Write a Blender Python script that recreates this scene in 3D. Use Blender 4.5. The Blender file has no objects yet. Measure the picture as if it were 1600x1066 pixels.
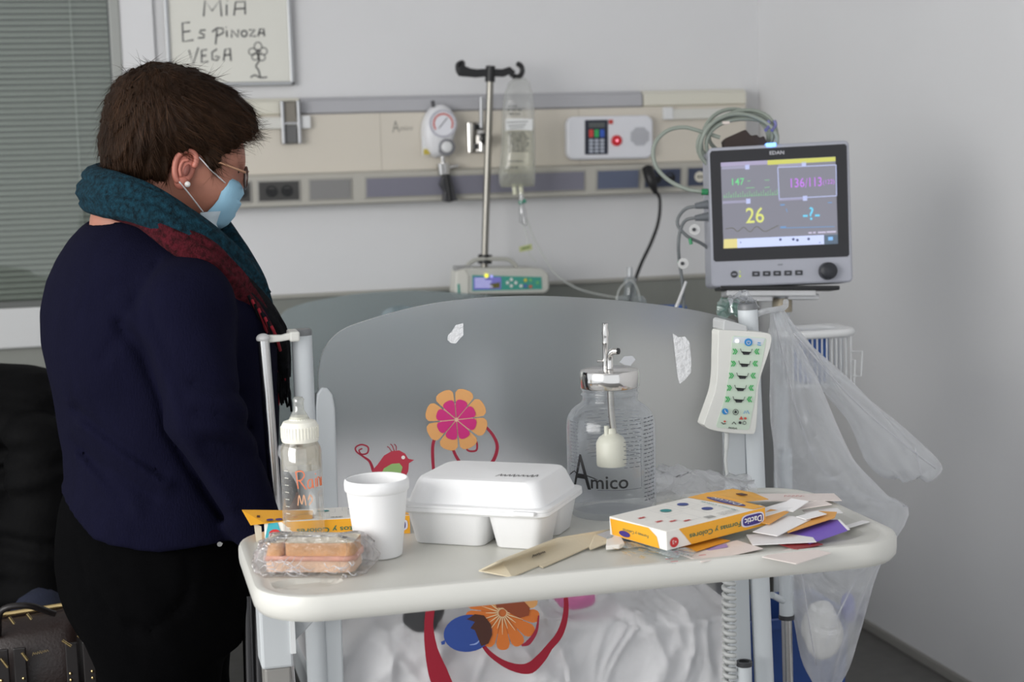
import bpy, bmesh, math, random
import numpy as np
from mathutils import Vector, Matrix
random.seed(7)
rng = np.random.default_rng(7)
scene = bpy.context.scene

# ---------------------------------------------------------------- camera
YAW, PITCH, ROLL, FPX, CAMZ = math.radians(14), math.radians(6.6), math.radians(1.7), 2500.0, 1.38
fw = np.array([math.sin(YAW)*math.cos(PITCH), math.cos(YAW)*math.cos(PITCH), -math.sin(PITCH)])
_r0 = np.array([math.cos(YAW), -math.sin(YAW), 0.0]); _u0 = np.cross(_r0, fw)
rt = _r0*math.cos(ROLL) - _u0*math.sin(ROLL)
up = _u0*math.cos(ROLL) + _r0*math.sin(ROLL)
cam0 = np.array([0.0, 0.0, CAMZ])
cam_data = bpy.data.cameras.new('camera')
cam_data.sensor_width = 36.0
cam_data.lens = 36.0*FPX/1600.0
cam_data.clip_start = 0.05
cam_data.dof.use_dof = True
cam_data.dof.focus_distance = 2.45
cam_data.dof.aperture_fstop = 5.6
cam = bpy.data.objects.new('camera', cam_data)
scene.collection.objects.link(cam)
cam.matrix_world = Matrix(((rt[0], up[0], -fw[0], 0), (rt[1], up[1], -fw[1], 0), (rt[2], up[2], -fw[2], CAMZ), (0, 0, 0, 1)))
scene.camera = cam

# ---------------------------------------------------------------- light
world = bpy.data.worlds.new('daylight'); scene.world = world
world.use_nodes = True
bg = world.node_tree.nodes['Background']
bg.inputs[0].default_value = (0.93, 0.96, 1.0, 1); bg.inputs[1].default_value = 0.86
def area_light(name, loc, target, sx, sy, power, col):
    l = bpy.data.lights.new(name, 'AREA'); l.shape = 'RECTANGLE'; l.size = sx; l.size_y = sy
    l.energy = power; l.color = col
    o = bpy.data.objects.new(name, l); scene.collection.objects.link(o)
    o.location = loc
    o.rotation_euler = (Vector(target)-Vector(loc)).to_track_quat('-Z', 'Y').to_euler()
    return o
area_light('window_daylight', (-2.6, 0.6, 1.75), (1.0, 2.6, 1.0), 2.6, 1.7, 80, (1.0, 0.985, 0.96))
scene.view_settings.view_transform = 'Standard'
scene.view_settings.look = 'None'
scene.view_settings.gamma = 1.0
scene.view_settings.use_curve_mapping = False
scene.view_settings.exposure = 0.38

# ---------------------------------------------------------------- placing by sight lines
def ray(px, py): return fw + rt*((px-800)/FPX) + up*((533-py)/FPX)
def at_y(px, py, y): d = ray(px, py); return cam0 + d*(y/d[1])
def at_x(px, py, x): d = ray(px, py); return cam0 + d*(x/d[0])
def at_z(px, py, z): d = ray(px, py); return cam0 + d*((z-CAMZ)/d[2])
def at_d(px, py, d): return cam0 + ray(px, py)*d
A3 = lambda *v: np.array(v, float)
def nrm(v): v = np.asarray(v, float); return v/(np.linalg.norm(v)+1e-12)

# ---------------------------------------------------------------- materials
def lin(c): return tuple(((x/255)/12.92 if x/255 <= 0.04045 else ((x/255+0.055)/1.055)**2.4) for x in c)
MATS = {}
def M(name, col, rough=0.5, metal=0.0, bump=0.0, bscale=60.0, var=0.0, vscale=8.0, emit=0.0, spec=0.5, sheen=0.0, coat=0.0, stretch=None, sss=0.0):
    if name in MATS: return MATS[name]
    m = bpy.data.materials.new(name); m.use_nodes = True
    nt = m.node_tree; b = nt.nodes['Principled BSDF']
    c = lin(col)
    b.inputs['Base Color'].default_value = (*c, 1)
    b.inputs['Roughness'].default_value = rough
    b.inputs['Metallic'].default_value = metal
    b.inputs['Specular IOR Level'].default_value = spec
    if sheen: b.inputs['Sheen Weight'].default_value = sheen
    if coat: b.inputs['Coat Weight'].default_value = coat
    if emit:
        b.inputs['Base Color'].default_value = (*[x*.25 for x in c], 1)
        b.inputs['Emission Color'].default_value = (*c, 1); b.inputs['Emission Strength'].default_value = emit
    if var or bump:
        tc = nt.nodes.new('ShaderNodeTexCoord'); src = tc.outputs['Object']
        if stretch:
            mp = nt.nodes.new('ShaderNodeMapping'); mp.inputs['Scale'].default_value = stretch
            nt.links.new(src, mp.inputs[0]); src = mp.outputs[0]
    if var:
        n = nt.nodes.new('ShaderNodeTexNoise'); n.inputs['Scale'].default_value = vscale; n.inputs['Detail'].default_value = 5
        nt.links.new(src, n.inputs['Vector'])
        r = nt.nodes.new('ShaderNodeValToRGB')
        r.color_ramp.elements[0].position = 0.3; r.color_ramp.elements[1].position = 0.7
        r.color_ramp.elements[0].color = (*[x*(1-var) for x in c], 1)
        r.color_ramp.elements[1].color = (*[min(1, x*(1+var)) for x in c], 1)
        nt.links.new(n.outputs['Fac'], r.inputs[0]); nt.links.new(r.outputs[0], b.inputs['Base Color'])
    if bump:
        n2 = nt.nodes.new('ShaderNodeTexNoise'); n2.inputs['Scale'].default_value = bscale; n2.inputs['Detail'].default_value = 4
        nt.links.new(src, n2.inputs['Vector'])
        bp = nt.nodes.new('ShaderNodeBump'); bp.inputs['Strength'].default_value = bump; bp.inputs['Distance'].default_value = 0.01
        nt.links.new(n2.outputs['Fac'], bp.inputs['Height']); nt.links.new(bp.outputs[0], b.inputs['Normal'])
    MATS[name] = m
    return m
def clear(name, tint=(255, 255, 255), lo=0.06, hi=0.7, body=(235, 238, 240), rough=0.08, glossy=0.6, power=0.35, bump=0.0, bscale=20):
    """thin clear plastic: mostly passes light, shows a milky/glossy share that grows at grazing angles"""
    if name in MATS: return MATS[name]
    m = bpy.data.materials.new(name); m.use_nodes = True
    nt = m.node_tree; nt.nodes.remove(nt.nodes['Principled BSDF'])
    out = nt.nodes['Material Output']
    t = nt.nodes.new('ShaderNodeBsdfTransparent'); t.inputs[0].default_value = (*lin(tint), 1)
    g = nt.nodes.new('ShaderNodeBsdfGlossy'); g.inputs['Roughness'].default_value = rough
    d = nt.nodes.new('ShaderNodeBsdfDiffuse'); d.inputs[0].default_value = (*lin(body), 1)
    tr = nt.nodes.new('ShaderNodeBsdfTranslucent'); tr.inputs[0].default_value = (*lin(body), 1)
    mx0 = nt.nodes.new('ShaderNodeMixShader'); mx0.inputs[0].default_value = 0.5
    nt.links.new(d.outputs[0], mx0.inputs[1]); nt.links.new(tr.outputs[0], mx0.inputs[2])
    mx1 = nt.nodes.new('ShaderNodeMixShader'); mx1.inputs[0].default_value = glossy
    nt.links.new(mx0.outputs[0], mx1.inputs[1]); nt.links.new(g.outputs[0], mx1.inputs[2])
    lw = nt.nodes.new('ShaderNodeLayerWeight'); lw.inputs[0].default_value = power
    mr = nt.nodes.new('ShaderNodeMapRange'); mr.inputs['To Min'].default_value = lo; mr.inputs['To Max'].default_value = hi
    nt.links.new(lw.outputs['Facing'], mr.inputs['Value'])
    mx = nt.nodes.new('ShaderNodeMixShader')
    nt.links.new(mr.outputs[0], mx.inputs[0]); nt.links.new(t.outputs[0], mx.inputs[1]); nt.links.new(mx1.outputs[0], mx.inputs[2])
    nt.links.new(mx.outputs[0], out.inputs[0])
    if bump:
        tc = nt.nodes.new('ShaderNodeTexCoord')
        n2 = nt.nodes.new('ShaderNodeTexNoise'); n2.inputs['Scale'].default_value = bscale; n2.inputs['Detail'].default_value = 5
        n2.inputs['Distortion'].default_value = 1.2
        nt.links.new(tc.outputs['Object'], n2.inputs['Vector'])
        bp = nt.nodes.new('ShaderNodeBump'); bp.inputs['Strength'].default_value = bump; bp.inputs['Distance'].default_value = 0.03
        nt.links.new(n2.outputs['Fac'], bp.inputs['Height'])
        for nd in (g, d): nt.links.new(bp.outputs[0], nd.inputs['Normal'])
    MATS[name] = m
    return m
white_p = M('white_plastic', (225, 226, 226), 0.35)
ivory = M('ivory_plastic', (214, 210, 196), 0.4)
beige = M('beige_panel', (213, 206, 193), 0.5)
dkgrey = M('dark_grey_plastic', (60, 60, 63), 0.4)
black = M('black_plastic', (22, 22, 24), 0.4)
grey = M('grey_plastic', (140, 141, 146), 0.45)
chrome = M('chrome', (215, 213, 210), 0.12, 1.0)
steel = M('brushed_steel', (190, 186, 178), 0.28, 1.0)
alu = M('aluminium', (185, 186, 188), 0.4, 0.7)
bedwhite = M('bed_white_enamel', (214, 219, 222), 0.3)
ink = M('black_ink', (28, 28, 30), 0.6)

# ---------------------------------------------------------------- mesh building
def frame_from(d, ref=None):
    d = nrm(d)
    ref = A3(0, 0, 1) if ref is None else np.asarray(ref, float)
    if abs(np.dot(d, nrm(ref))) > 0.98: ref = A3(1, 0, 0)
    a = nrm(np.cross(ref, d)); return a, np.cross(d, a), d
class MB:
    def __init__(s): s.v = []; s.f = []; s.m = []
    def add(s, v, f, m=0):
        o = len(s.v); s.v.extend([tuple(p) for p in v]); s.f.extend([[i+o for i in q] for q in f]); s.m.extend([m]*len(f)); return s
    def box(s, lo, hi, m=0):
        x0, y0, z0 = lo; x1, y1, z1 = hi
        return s.add([(x0,y0,z0),(x1,y0,z0),(x1,y1,z0),(x0,y1,z0),(x0,y0,z1),(x1,y0,z1),(x1,y1,z1),(x0,y1,z1)],
                     [(0,3,2,1),(4,5,6,7),(0,1,5,4),(1,2,6,5),(2,3,7,6),(3,0,4,7)], m)
    def obox(s, c, ex, ey, ez, m=0):
        """box with centre c and half-axis vectors"""
        c = np.asarray(c, float); ex, ey, ez = (np.asarray(k, float) for k in (ex, ey, ez))
        v = [c+a*ex+b*ey+d*ez for d in (-1, 1) for a, b in ((-1,-1),(1,-1),(1,1),(-1,1))]
        return s.add(v, [(0,3,2,1),(4,5,6,7),(0,1,5,4),(1,2,6,5),(2,3,7,6),(3,0,4,7)], m)
    def prism(s, pts, off, m=0):
        """outline (3D points) extruded by off"""
        n = len(pts); pts = [np.asarray(p, float) for p in pts]; off = np.asarray(off, float)
        f = [list(range(n))[::-1], list(range(n, 2*n))] + [[i, (i+1) % n, n+(i+1) % n, n+i] for i in range(n)]
        return s.add(pts+[p+off for p in pts], f, m)
    def loft(s, rings, caps=True, m=0, closed=True):
        n = len(rings[0]); v = [p for r in rings for p in r]; f = []
        for k in range(len(rings)-1):
            for i in range(n if closed else n-1):
                j = (i+1) % n
                f.append([k*n+i, k*n+j, (k+1)*n+j, (k+1)*n+i])
        if caps and closed: f += [list(range(n))[::-1], [(len(rings)-1)*n+i for i in range(n)]]
        return s.add(v, f, m)
    def tube(s, pts, r, seg=10, caps=True, m=0, flat=1.0, ref=None, closed=False):
        pts = [np.asarray(p, float) for p in pts]; n = len(pts)
        rr = r if hasattr(r, '__len__') else [r]*n
        rings = []; a = None
        for i in range(n):
            if closed: d = nrm(pts[(i+1) % n]-pts[i-1])
            else: d = nrm(pts[min(i+1, n-1)]-pts[max(i-1, 0)])
            if a is None: a, b, _ = frame_from(d, ref)
            else:
                a = nrm(a-d*np.dot(a, d)); b = np.cross(d, a)
            rings.append([pts[i]+rr[i]*(math.cos(t)*a+flat*math.sin(t)*b) for t in np.linspace(0, 2*math.pi, seg, endpoint=False)])
        if closed: rings.append(rings[0]); caps = False
        return s.loft(rings, caps, m)
    def lathe(s, prof, o, seg=32, ax=None, m=0, caps=False):
        o = np.asarray(o, float); a, b, d = frame_from(A3(0, 0, 1) if ax is None else ax, A3(1, 0, 0))
        rings = [[o+d*z+r*(math.cos(t)*a+math.sin(t)*b) for t in np.linspace(0, 2*math.pi, seg, endpoint=False)] for r, z in prof]
        return s.loft(rings, caps, m)
    def ell(s, c, ex, ey, ez, seg=16, rings=10, m=0):
        c = np.asarray(c, float); ex, ey, ez = (np.asarray(k, float) for k in (ex, ey, ez))
        rs = []
        for k in range(rings+1):
            p = -math.pi/2+math.pi*k/rings; p = max(min(p, math.pi/2-0.02), -math.pi/2+0.02)
            rs.append([c+math.cos(p)*(math.cos(t)*ex+math.sin(t)*ey)+math.sin(p)*ez for t in np.linspace(0, 2*math.pi, seg, endpoint=False)])
        return s.loft(rs, True, m)
    def grid(s, pts, m=0):
        """pts[i][j] surface"""
        R, C = len(pts), len(pts[0])
        return s.add([p for r in pts for p in r], [[i*C+j, i*C+j+1, (i+1)*C+j+1, (i+1)*C+j] for i in range(R-1) for j in range(C-1)], m)
    def build(s, name, mat, parent=None, smooth=None, bevel=0.0, sub=0, solid=0.0, loc=None, bseg=2):
        o_loc = root_loc(parent) if parent is not None else (A3(*loc) if loc is not None else A3(0, 0, 0))
        me = bpy.data.meshes.new(name)
        me.from_pydata([tuple(np.asarray(p)-o_loc) for p in s.v], [], s.f)
        mats = mat if isinstance(mat, (list, tuple)) else [mat]
        for q in mats: me.materials.append(q)
        if any(s.m): me.polygons.foreach_set('material_index', s.m)
        me.validate(); me.update()
        bm = bmesh.new(); bm.from_mesh(me); bmesh.ops.recalc_face_normals(bm, faces=bm.faces[:]); bm.to_mesh(me); bm.free()
        if smooth:
            me.polygons.foreach_set('use_smooth', [True]*len(me.polygons))
            if smooth is not True: me.set_sharp_from_angle(angle=math.radians(smooth))
        ob = bpy.data.objects.new(name, me); scene.collection.objects.link(ob)
        if parent is not None: ob.parent = parent; ob['_r'] = list(o_loc)
        else: ob.location = o_loc; ob['_r'] = list(o_loc)
        if solid:
            k = ob.modifiers.new('solid', 'SOLIDIFY'); k.thickness = solid; k.offset = 0
        if bevel:
            k = ob.modifiers.new('bevel', 'BEVEL'); k.width = bevel; k.segments = bseg; k.limit_method = 'ANGLE'; k.angle_limit = math.radians(35)
        if sub:
            k = ob.modifiers.new('sub', 'SUBSURF'); k.levels = sub; k.render_levels = sub
        return ob
def root_loc(o): return A3(*o['_r'])
def thing(name, label, cat, loc, group=None):
    o = bpy.data.objects.new(name, None); scene.collection.objects.link(o)
    o.location = tuple(loc); o['_r'] = [float(x) for x in loc]; o.empty_display_size = 0.05
    return tag(o, label, cat, group)
def tag(o, label, cat, group=None):
    o['label'] = label; o['category'] = cat
    if group: o['group'] = group
    return o
def struct(o): o['kind'] = 'structure'; return o
def stuff(o): o['kind'] = 'stuff'; return o
def spline(pts, n=8):
    """Catmull-Rom through points"""
    P = [np.asarray(p, float) for p in pts]; out = []
    Q = [2*P[0]-P[1]]+P+[2*P[-1]-P[-2]]
    for i in range(1, len(Q)-2):
        for k in range(n):
            t = k/n
            out.append(0.5*((2*Q[i])+(-Q[i-1]+Q[i+1])*t+(2*Q[i-1]-5*Q[i]+4*Q[i+1]-Q[i+2])*t*t+(-Q[i-1]+3*Q[i]-3*Q[i+1]+Q[i+2])*t**3))
    out.append(P[-1]); return out
def text(s, fn, name, mat, parent, w=None):
    """lettering: fn(u, v) maps the text's own 0..1 box to a point in the place"""
    c = bpy.data.curves.new('t', 'FONT'); c.body = s; c.resolution_u = 3
    if w: c.offset = w
    o = bpy.data.objects.new('t', c); scene.collection.objects.link(o)
    dg = bpy.context.evaluated_depsgraph_get()
    me = bpy.data.meshes.new_from_object(o.evaluated_get(dg))
    bpy.data.objects.remove(o); bpy.data.curves.remove(c)
    V = np.array([v.co[:] for v in me.vertices]); F = [list(p.vertices) for p in me.polygons]
    bpy.data.meshes.remove(me)
    lo, hi = V.min(0), V.max(0); sp = np.maximum(hi-lo, 1e-6)
    mb = MB(); mb.add([fn((x-lo[0])/sp[0], (y-lo[1])/sp[1]) for x, y, _ in V], F)
    return mb.build(name, mat, parent)
def scribble(fn, name, mat, parent, n=7, w=.0009, seed=1):
    """a word too small or too loose to read: joined up-and-down pen strokes inside fn's 0..1 box"""
    r_ = random.Random(seed); pts = []
    for k in range(2*n+1): pts.append(fn(k/(2*n), (0.75+.25*r_.random() if k % 2 else .25*r_.random())))
    P = spline(pts, 4); o, x, y = fn(0, 0), fn(1, 0), fn(0, 1); mb = MB(); ribbon(mb, P, w, nrm(np.cross(x-o, y-o)))
    return mb.build(name, mat, parent)
def quad(bl, br, tl):
    bl, br, tl = (np.asarray(k, float) for k in (bl, br, tl))
    return lambda u, v: bl+(br-bl)*u+(tl-bl)*v
def ribbon(mb, pts, w, nrmv, m=0):
    """flat stroke of width w (scalar or list) lying square to nrmv"""
    pts = [np.asarray(p, float) for p in pts]; n = len(pts); ww = w if hasattr(w, '__len__') else [w]*n
    L, R_ = [], []
    for i in range(n):
        d = nrm(pts[min(i+1, n-1)]-pts[max(i-1, 0)]); k = nrm(np.cross(d, nrmv))
        L.append(pts[i]+k*ww[i]/2); R_.append(pts[i]-k*ww[i]/2)
    mb.grid([L, R_], m)
def circ(cx, cy, rx, ry=None, n=24, a0=0.0, a1=2*math.pi, rot=0.0):
    ry = rx if ry is None else ry; o = []
    full = abs(a1-a0-2*math.pi) < 1e-6
    for t in np.linspace(a0, a1, n, endpoint=not full):
        x, y = rx*math.cos(t), ry*math.sin(t)
        o.append((cx+x*math.cos(rot)-y*math.sin(rot), cy+x*math.sin(rot)+y*math.cos(rot)))
    return o
def rrect(x0, y0, x1, y1, r, n=5):
    o = []
    for cx, cy, a in ((x1-r, y1-r, 0), (x0+r, y1-r, 90), (x0+r, y0+r, 180), (x1-r, y0+r, 270)):
        for k in range(n+1):
            t = math.radians(a+90*k/n); o.append((cx+r*math.cos(t), cy+r*math.sin(t)))
    return o

# signed-distance modelling for soft bodies (numpy surface nets)
class SDF:
    def __init__(s, lo, hi, h):
        s.lo = np.asarray(lo, float); s.h = h
        s.n = np.ceil((np.asarray(hi)-s.lo)/h).astype(int)+1
        ax = [s.lo[k]+h*np.arange(s.n[k]) for k in range(3)]
        s.X, s.Y, s.Z = np.meshgrid(*ax, indexing='ij')
        s.X = s.X.astype(np.float32); s.Y = s.Y.astype(np.float32); s.Z = s.Z.astype(np.float32)
        s.d = np.full(s.X.shape, 9.0, np.float32)
    def smin(s, d, k):
        if k <= 0: s.d = np.minimum(s.d, d); return
        t = np.clip(0.5+0.5*(s.d-d)/k, 0, 1); s.d = s.d*(1-t)+d*t-k*t*(1-t)
    def sub(s, d, k=0.005):
        t = np.clip(0.5-0.5*(s.d+d)/k, 0, 1); s.d = s.d*(1-t)+(-d)*t+k*t*(1-t)
    def cone(s, a, b, ra, rb):
        a, b = np.asarray(a, float), np.asarray(b, float); ab = b-a; L2 = ab@ab
        t = np.clip(((s.X-a[0])*ab[0]+(s.Y-a[1])*ab[1]+(s.Z-a[2])*ab[2])/L2, 0, 1)
        return np.sqrt((s.X-a[0]-t*ab[0])**2+(s.Y-a[1]-t*ab[1])**2+(s.Z-a[2]-t*ab[2])**2)-(ra+(rb-ra)*t)
    def ell(s, c, e1, e2, e3, r):
        c = np.asarray(c, float); px, py, pz = s.X-c[0], s.Y-c[1], s.Z-c[2]
        q = [(px*e[0]+py*e[1]+pz*e[2]) for e in (e1, e2, e3)]
        k0 = np.sqrt(sum((q[i]/r[i])**2 for i in range(3))); k1 = np.sqrt(sum((q[i]/r[i]**2)**2 for i in range(3)))
        return k0*(k0-1)/(k1+1e-6)
    def mesh(s):
        d = s.d; sg = d < 0; n = s.n
        c = [sg[i:n[0]-1+i, j:n[1]-1+j, k:n[2]-1+k] for i in (0, 1) for j in (0, 1) for k in (0, 1)]
        cnt = sum(x.astype(np.int8) for x in c); act = (cnt > 0) & (cnt < 8)
        I = np.argwhere(act); vid = np.full(act.shape, -1, np.int64); vid[act] = np.arange(len(I))
        corner = [(i, j, k) for i in (0, 1) for j in (0, 1) for k in (0, 1)]
        acc = np.zeros((len(I), 3)); num = np.zeros(len(I))
        for a in corner:
            for ax in range(3):
                if a[ax] == 0:
                    b = list(a); b[ax] = 1
                    da = d[I[:,0]+a[0], I[:,1]+a[1], I[:,2]+a[2]]; db = d[I[:,0]+b[0], I[:,1]+b[1], I[:,2]+b[2]]
                    m = (da < 0) != (db < 0); t = np.where(m, da/(da-db+1e-12), 0)
                    p = np.array(a, float)[None]+t[:, None]*np.eye(3)[ax][None]
                    acc[m] += p[m]; num[m] += 1
        V = s.lo+s.h*(I+acc/num[:, None]); F = []
        for ax in range(3):
            u, v = (ax+1) % 3, (ax+2) % 3
            sl = [slice(0, n[k]) for k in range(3)]; sl2 = list(sl)
            sl[ax] = slice(0, n[ax]-1); sl2[ax] = slice(1, n[ax])
            A_, B_ = sg[tuple(sl)], sg[tuple(sl2)]
            E_ = np.argwhere(A_ != B_)
            E_ = E_[(E_[:, u] > 0) & (E_[:, v] > 0) & (E_[:, u] < n[u]-1) & (E_[:, v] < n[v]-1)]
            flip = A_[E_[:,0], E_[:,1], E_[:,2]]
            def at(du, dv):
                q = E_.copy(); q[:, u] -= du; q[:, v] -= dv; return vid[q[:,0], q[:,1], q[:,2]]
            Q = np.stack([at(1, 1), at(0, 1), at(0, 0), at(1, 0)], 1)
            Q[~flip] = Q[~flip][:, ::-1]; F.append(Q)
        return V, np.concatenate(F)
def np_obj(name, V, F, mat, parent=None, loc=None, smooth=True):
    o_loc = root_loc(parent) if parent is not None else A3(*loc)
    me = bpy.data.meshes.new(name)
    me.vertices.add(len(V)); me.vertices.foreach_set('co', (V-o_loc).astype(np.float32).ravel())
    me.loops.add(len(F)*4); me.loops.foreach_set('vertex_index', F.astype(np.int32).ravel())
    me.polygons.add(len(F)); me.polygons.foreach_set('loop_start', np.arange(0, 4*len(F), 4, dtype=np.int32))
    me.polygons.foreach_set('use_smooth', [smooth]*len(F))
    me.materials.append(mat); me.update(calc_edges=True); me.validate()
    ob = bpy.data.objects.new(name, me); scene.collection.objects.link(ob); ob['_r'] = list(o_loc)
    if parent is not None: ob.parent = parent
    else: ob.location = o_loc
    return ob

# ================================================================ the room
WY, WX = 4.85, 2.05                       # back wall plane, right wall plane
wall_m = M('white_wall_paint', (222, 222, 223), 0.75, bump=0.03, bscale=300, var=0.015, vscale=2)
wain_m = M('wainscot_grey_green', (133, 135, 129), 0.6, var=0.04, vscale=3)
floor_m = M('floor_vinyl', (96, 94, 92), 0.45, var=0.1, vscale=25)
xw = float(at_y(191, 100, WY)[0])         # right edge of the window opening
zs = 0.868                                # underside of the window frame
mb = MB()
mb.box((xw, WY, 0), (WX+0.12, WY+0.12, 2.75))
mb.box((-3.2, WY, 0), (xw, WY+0.12, zs))
mb.box((-3.2, WY, 2.35), (xw, WY+0.12, 2.75))
wall_back = struct(mb.build('wall_back', wall_m))
pil = MB(); pil.box((xw, WY-0.014, 0.985), (float(at_y(240, 60, WY)[0]), WY, 2.75)); pil.build('pilaster', wall_m, wall_back)
struct(MB().box((WX, -1.5, 0), (WX+0.12, WY, 2.75)).build('wall_right', wall_m))
struct(MB().box((-3.2, -1.5, -0.1), (WX+0.12, WY+2.2, 0)).build('floor', floor_m))
struct(MB().box((-3.2, -1.5, 2.75), (WX+0.12, WY+2.2, 2.85)).build('ceiling', wall_m))
struct(MB().box((-3.2, WY+2.1, 0), (WX+0.12, WY+2.2, 2.75)).build('wall_corridor', M('corridor_wall', (112, 113, 112), 0.8)))
struct(MB().box((WX-0.012, -1.5, 0.0), (WX, WY-0.012, 0.026)).build('baseboard_right', M('baseboard_grey', (150, 148, 143), 0.5), bevel=0.003))
# grey lower wall (wainscot) in panels with a cap strip
wn = struct(MB().box((xw, WY-0.010, 0.0), (WX-0.012, WY, 0.975)).build('trim_1', wain_m))
MB().box((-3.2, WY-0.010, 0.0), (xw, WY, zs)).build('wainscot_panel', wain_m, wn)
MB().box((xw, WY-0.018, 0.972), (WX-0.012, WY, 0.984)).build('cap_strip', M('cap_strip', (168, 166, 158), 0.5), wn, bevel=0.003)

# window with a closed venetian blind
win = struct(MB().box((xw-0.030, WY-0.02, zs), (xw, WY+0.05, 2.35)).build('window_1', M('window_frame', (160, 162, 158), 0.5), bevel=0.004))
MB().box((-3.2, WY-0.035, zs), (xw-0.03, WY+0.05, 0.985)).build('window_sill', M('window_sill', (205, 206, 206), 0.5), win, bevel=0.006)
MB().box((-3.2, WY-0.022, 0.985), (xw-0.03, WY+0.02, 1.003)).build('frame_rail', M('frame_rail', (96, 98, 96), 0.5), win, bevel=0.003)
MB().box((-3.2, WY-0.006, 0.99), (xw-0.03, WY-0.002, 2.35)).build('pane', clear('window_glass', (235, 238, 235), 0.05, 0.5, rough=0.02, glossy=0.9), win)
bl_m = M('blind_slat', (178, 180, 177), 0.5)
blind = MB().box((-3.2, WY+0.02, 2.30), (xw-0.032, WY+0.05, 2.35)).build('blind', bl_m, win)
sl = MB(); prof = [(0.005, 0.0072), (0.0, 0.0040), (-0.003, -0.0015), (-0.004, -0.0064)]
sl.grid([[(-3.2, y, z) for y, z in prof], [(xw-0.035, y, z) for y, z in prof]])
slat0 = None; z = 0.996
while z < 2.30:
    if slat0 is None:
        s_ = MB(); s_.v, s_.f, s_.m = sl.v, sl.f, sl.m
        slat0 = s_.build('slat', bl_m, blind, solid=0.0006); o = slat0
    else:
        o = slat0.copy(); scene.collection.objects.link(o); o.parent = blind
    o.location = (0, WY+0.032, z); z += 0.0168
cx0 = float(at_y(112, 60, WY)[0])
MB().tube([(cx0, WY+0.020, 0.99), (cx0, WY+0.020, 2.3)], 0.0012, 6).build('ladder_cord', white_p, blind)
cx1 = float(at_y(40, 60, WY)[0])

# whiteboard with marker writing
BY = WY-0.018
bl_, br_ = at_y(263, 139, BY), at_y(460, 131, BY)
wb = thing('whiteboard', 'small framed whiteboard with a handwritten name and a doodled flower', 'whiteboard', (bl_+br_)/2)
zb = (bl_[2]+br_[2])/2; x0, x1, zt = bl_[0], br_[0], zb+0.46
MB().box((x0, BY, zb), (x1, WY, zt)).build('panel', M('whiteboard_face', (222, 221, 212), 0.25), wb)
fr = M('whiteboard_frame', (176, 178, 180), 0.35, 0.5)
for lo, hi in (((x0, BY-0.008, zb), (x1, WY, zb+0.012)), ((x0, BY-0.008, zt-0.012), (x1, WY, zt)), ((x0, BY-0.008, zb), (x0+0.012, WY, zt)), ((x1-0.012, BY-0.008, zb), (x1, WY, zt))):
    MB().box(lo, hi).build('frame_rail', fr, wb, bevel=0.003)
def wbp(x, y): return at_y(x/3.2, y/3.2, BY-0.0008)
letters = {'M': [[(1018,82),(1025,2),(1060,55),(1100,0),(1108,82)]], 'i': [[(1133,22),(1133,78)],[(1134,2),(1137,5)]], 'A': [[(1170,78),(1178,10),(1225,8),(1226,72)],[(1172,45),(1225,42)]],
 'E': [[(950,112),(912,115),(915,208),(968,200)],[(918,160),(952,155)]], 's': [[(1028,150),(1002,152),(998,163),(1022,175),(1020,188),(990,190)]],
 'p': [[(1085,148),(1078,222)],[(1060,160),(1085,140),(1115,142),(1116,165),(1085,180)]], 'i.': [[(1133,152),(1135,185)],[(1129,136),(1132,139)]],
 'N': [[(1158,188),(1158,150),(1190,185),(1192,148)]], 'O': [circ(1221,168,14,15,14)+[(1235,168)]], 'Z': [[(1245,150),(1274,148),(1248,182),(1280,180)]], 'A.': [[(1290,182),(1300,145),(1318,145),(1322,182)],[(1292,165),(1322,165)]],
 'V': [[(945,250),(965,322),(992,238)]], 'E.': [[(1035,248),(1008,252),(1008,312),(1042,308)],[(1010,280),(1032,277)]], 'G': [[(1085,245),(1060,262),(1062,298),(1085,302),(1098,285),(1076,282)]], 'A..': [[(1118,305),(1125,248),(1150,242),(1155,305)],[(1118,278),(1155,272)]]}
wm = M('marker_ink', (74, 74, 76), 0.6)
for k, st in letters.items():
    mb = MB()
    for s_ in st: ribbon(mb, [wbp(*p) for p in s_], 0.0048, A3(0, -1, 0))
    mb.build('handwritten_letter', wm, wb)
mb = MB()
for c in ((1290,232,19,21),(1262,258,19,17),(1318,256,18,18),(1275,284,16,17),(1308,287,18,17)): ribbon(mb, [wbp(*p) for p in circ(*c, n=14)+[(c[0]+c[2], c[1])]], 0.003, A3(0,-1,0))
for s_ in ([(1288,262),(1296,300),(1280,330),(1293,352),(1302,388)], [(1252,387),(1275,376),(1300,388),(1336,386)], [(1290,245),(1292,290)]): ribbon(mb, [wbp(*p) for p in spline(s_, 4)], 0.0045, A3(0,-1,0))
mb.build('doodled_flower', wm, wb)

# ================================================================ bed-head wall unit and what hangs on it
UY = WY-0.075
def uz(py, px=800): return float(at_y(px, py, UY)[2])
def ux(px, py=220): return float(at_y(px, py, UY)[0])
z_top, z_bot, z_ch = uz(146, 800), uz(311, 800), uz(262, 800)
xl, xr = ux(225), ux(1166, 160)
unit = thing('bed_head_unit', 'long beige medical supply unit with sockets across the back wall', 'wall unit', ((xl+xr)/2, WY-0.04, z_bot))
zs1 = uz(172, 800)
MB().box((xl, UY, z_ch), (xr, WY, zs1)).build('front_panel', beige, unit, bevel=0.004)
strip_m = M('grey_rail_strip', (178, 178, 182), 0.4)
zst = z_top
def strip(a, b, m, nm, dy=0.0):
    pr = [(UY+0.012+dy, zs1), (UY+0.004+dy, zs1+0.006), (UY+0.004+dy, zst-0.012), (UY+0.022+dy, zst), (WY, zst), (WY, zs1)]
    MB().prism([(a, y, z) for y, z in pr], (b-a, 0, 0)).build(nm, m, unit)
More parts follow.
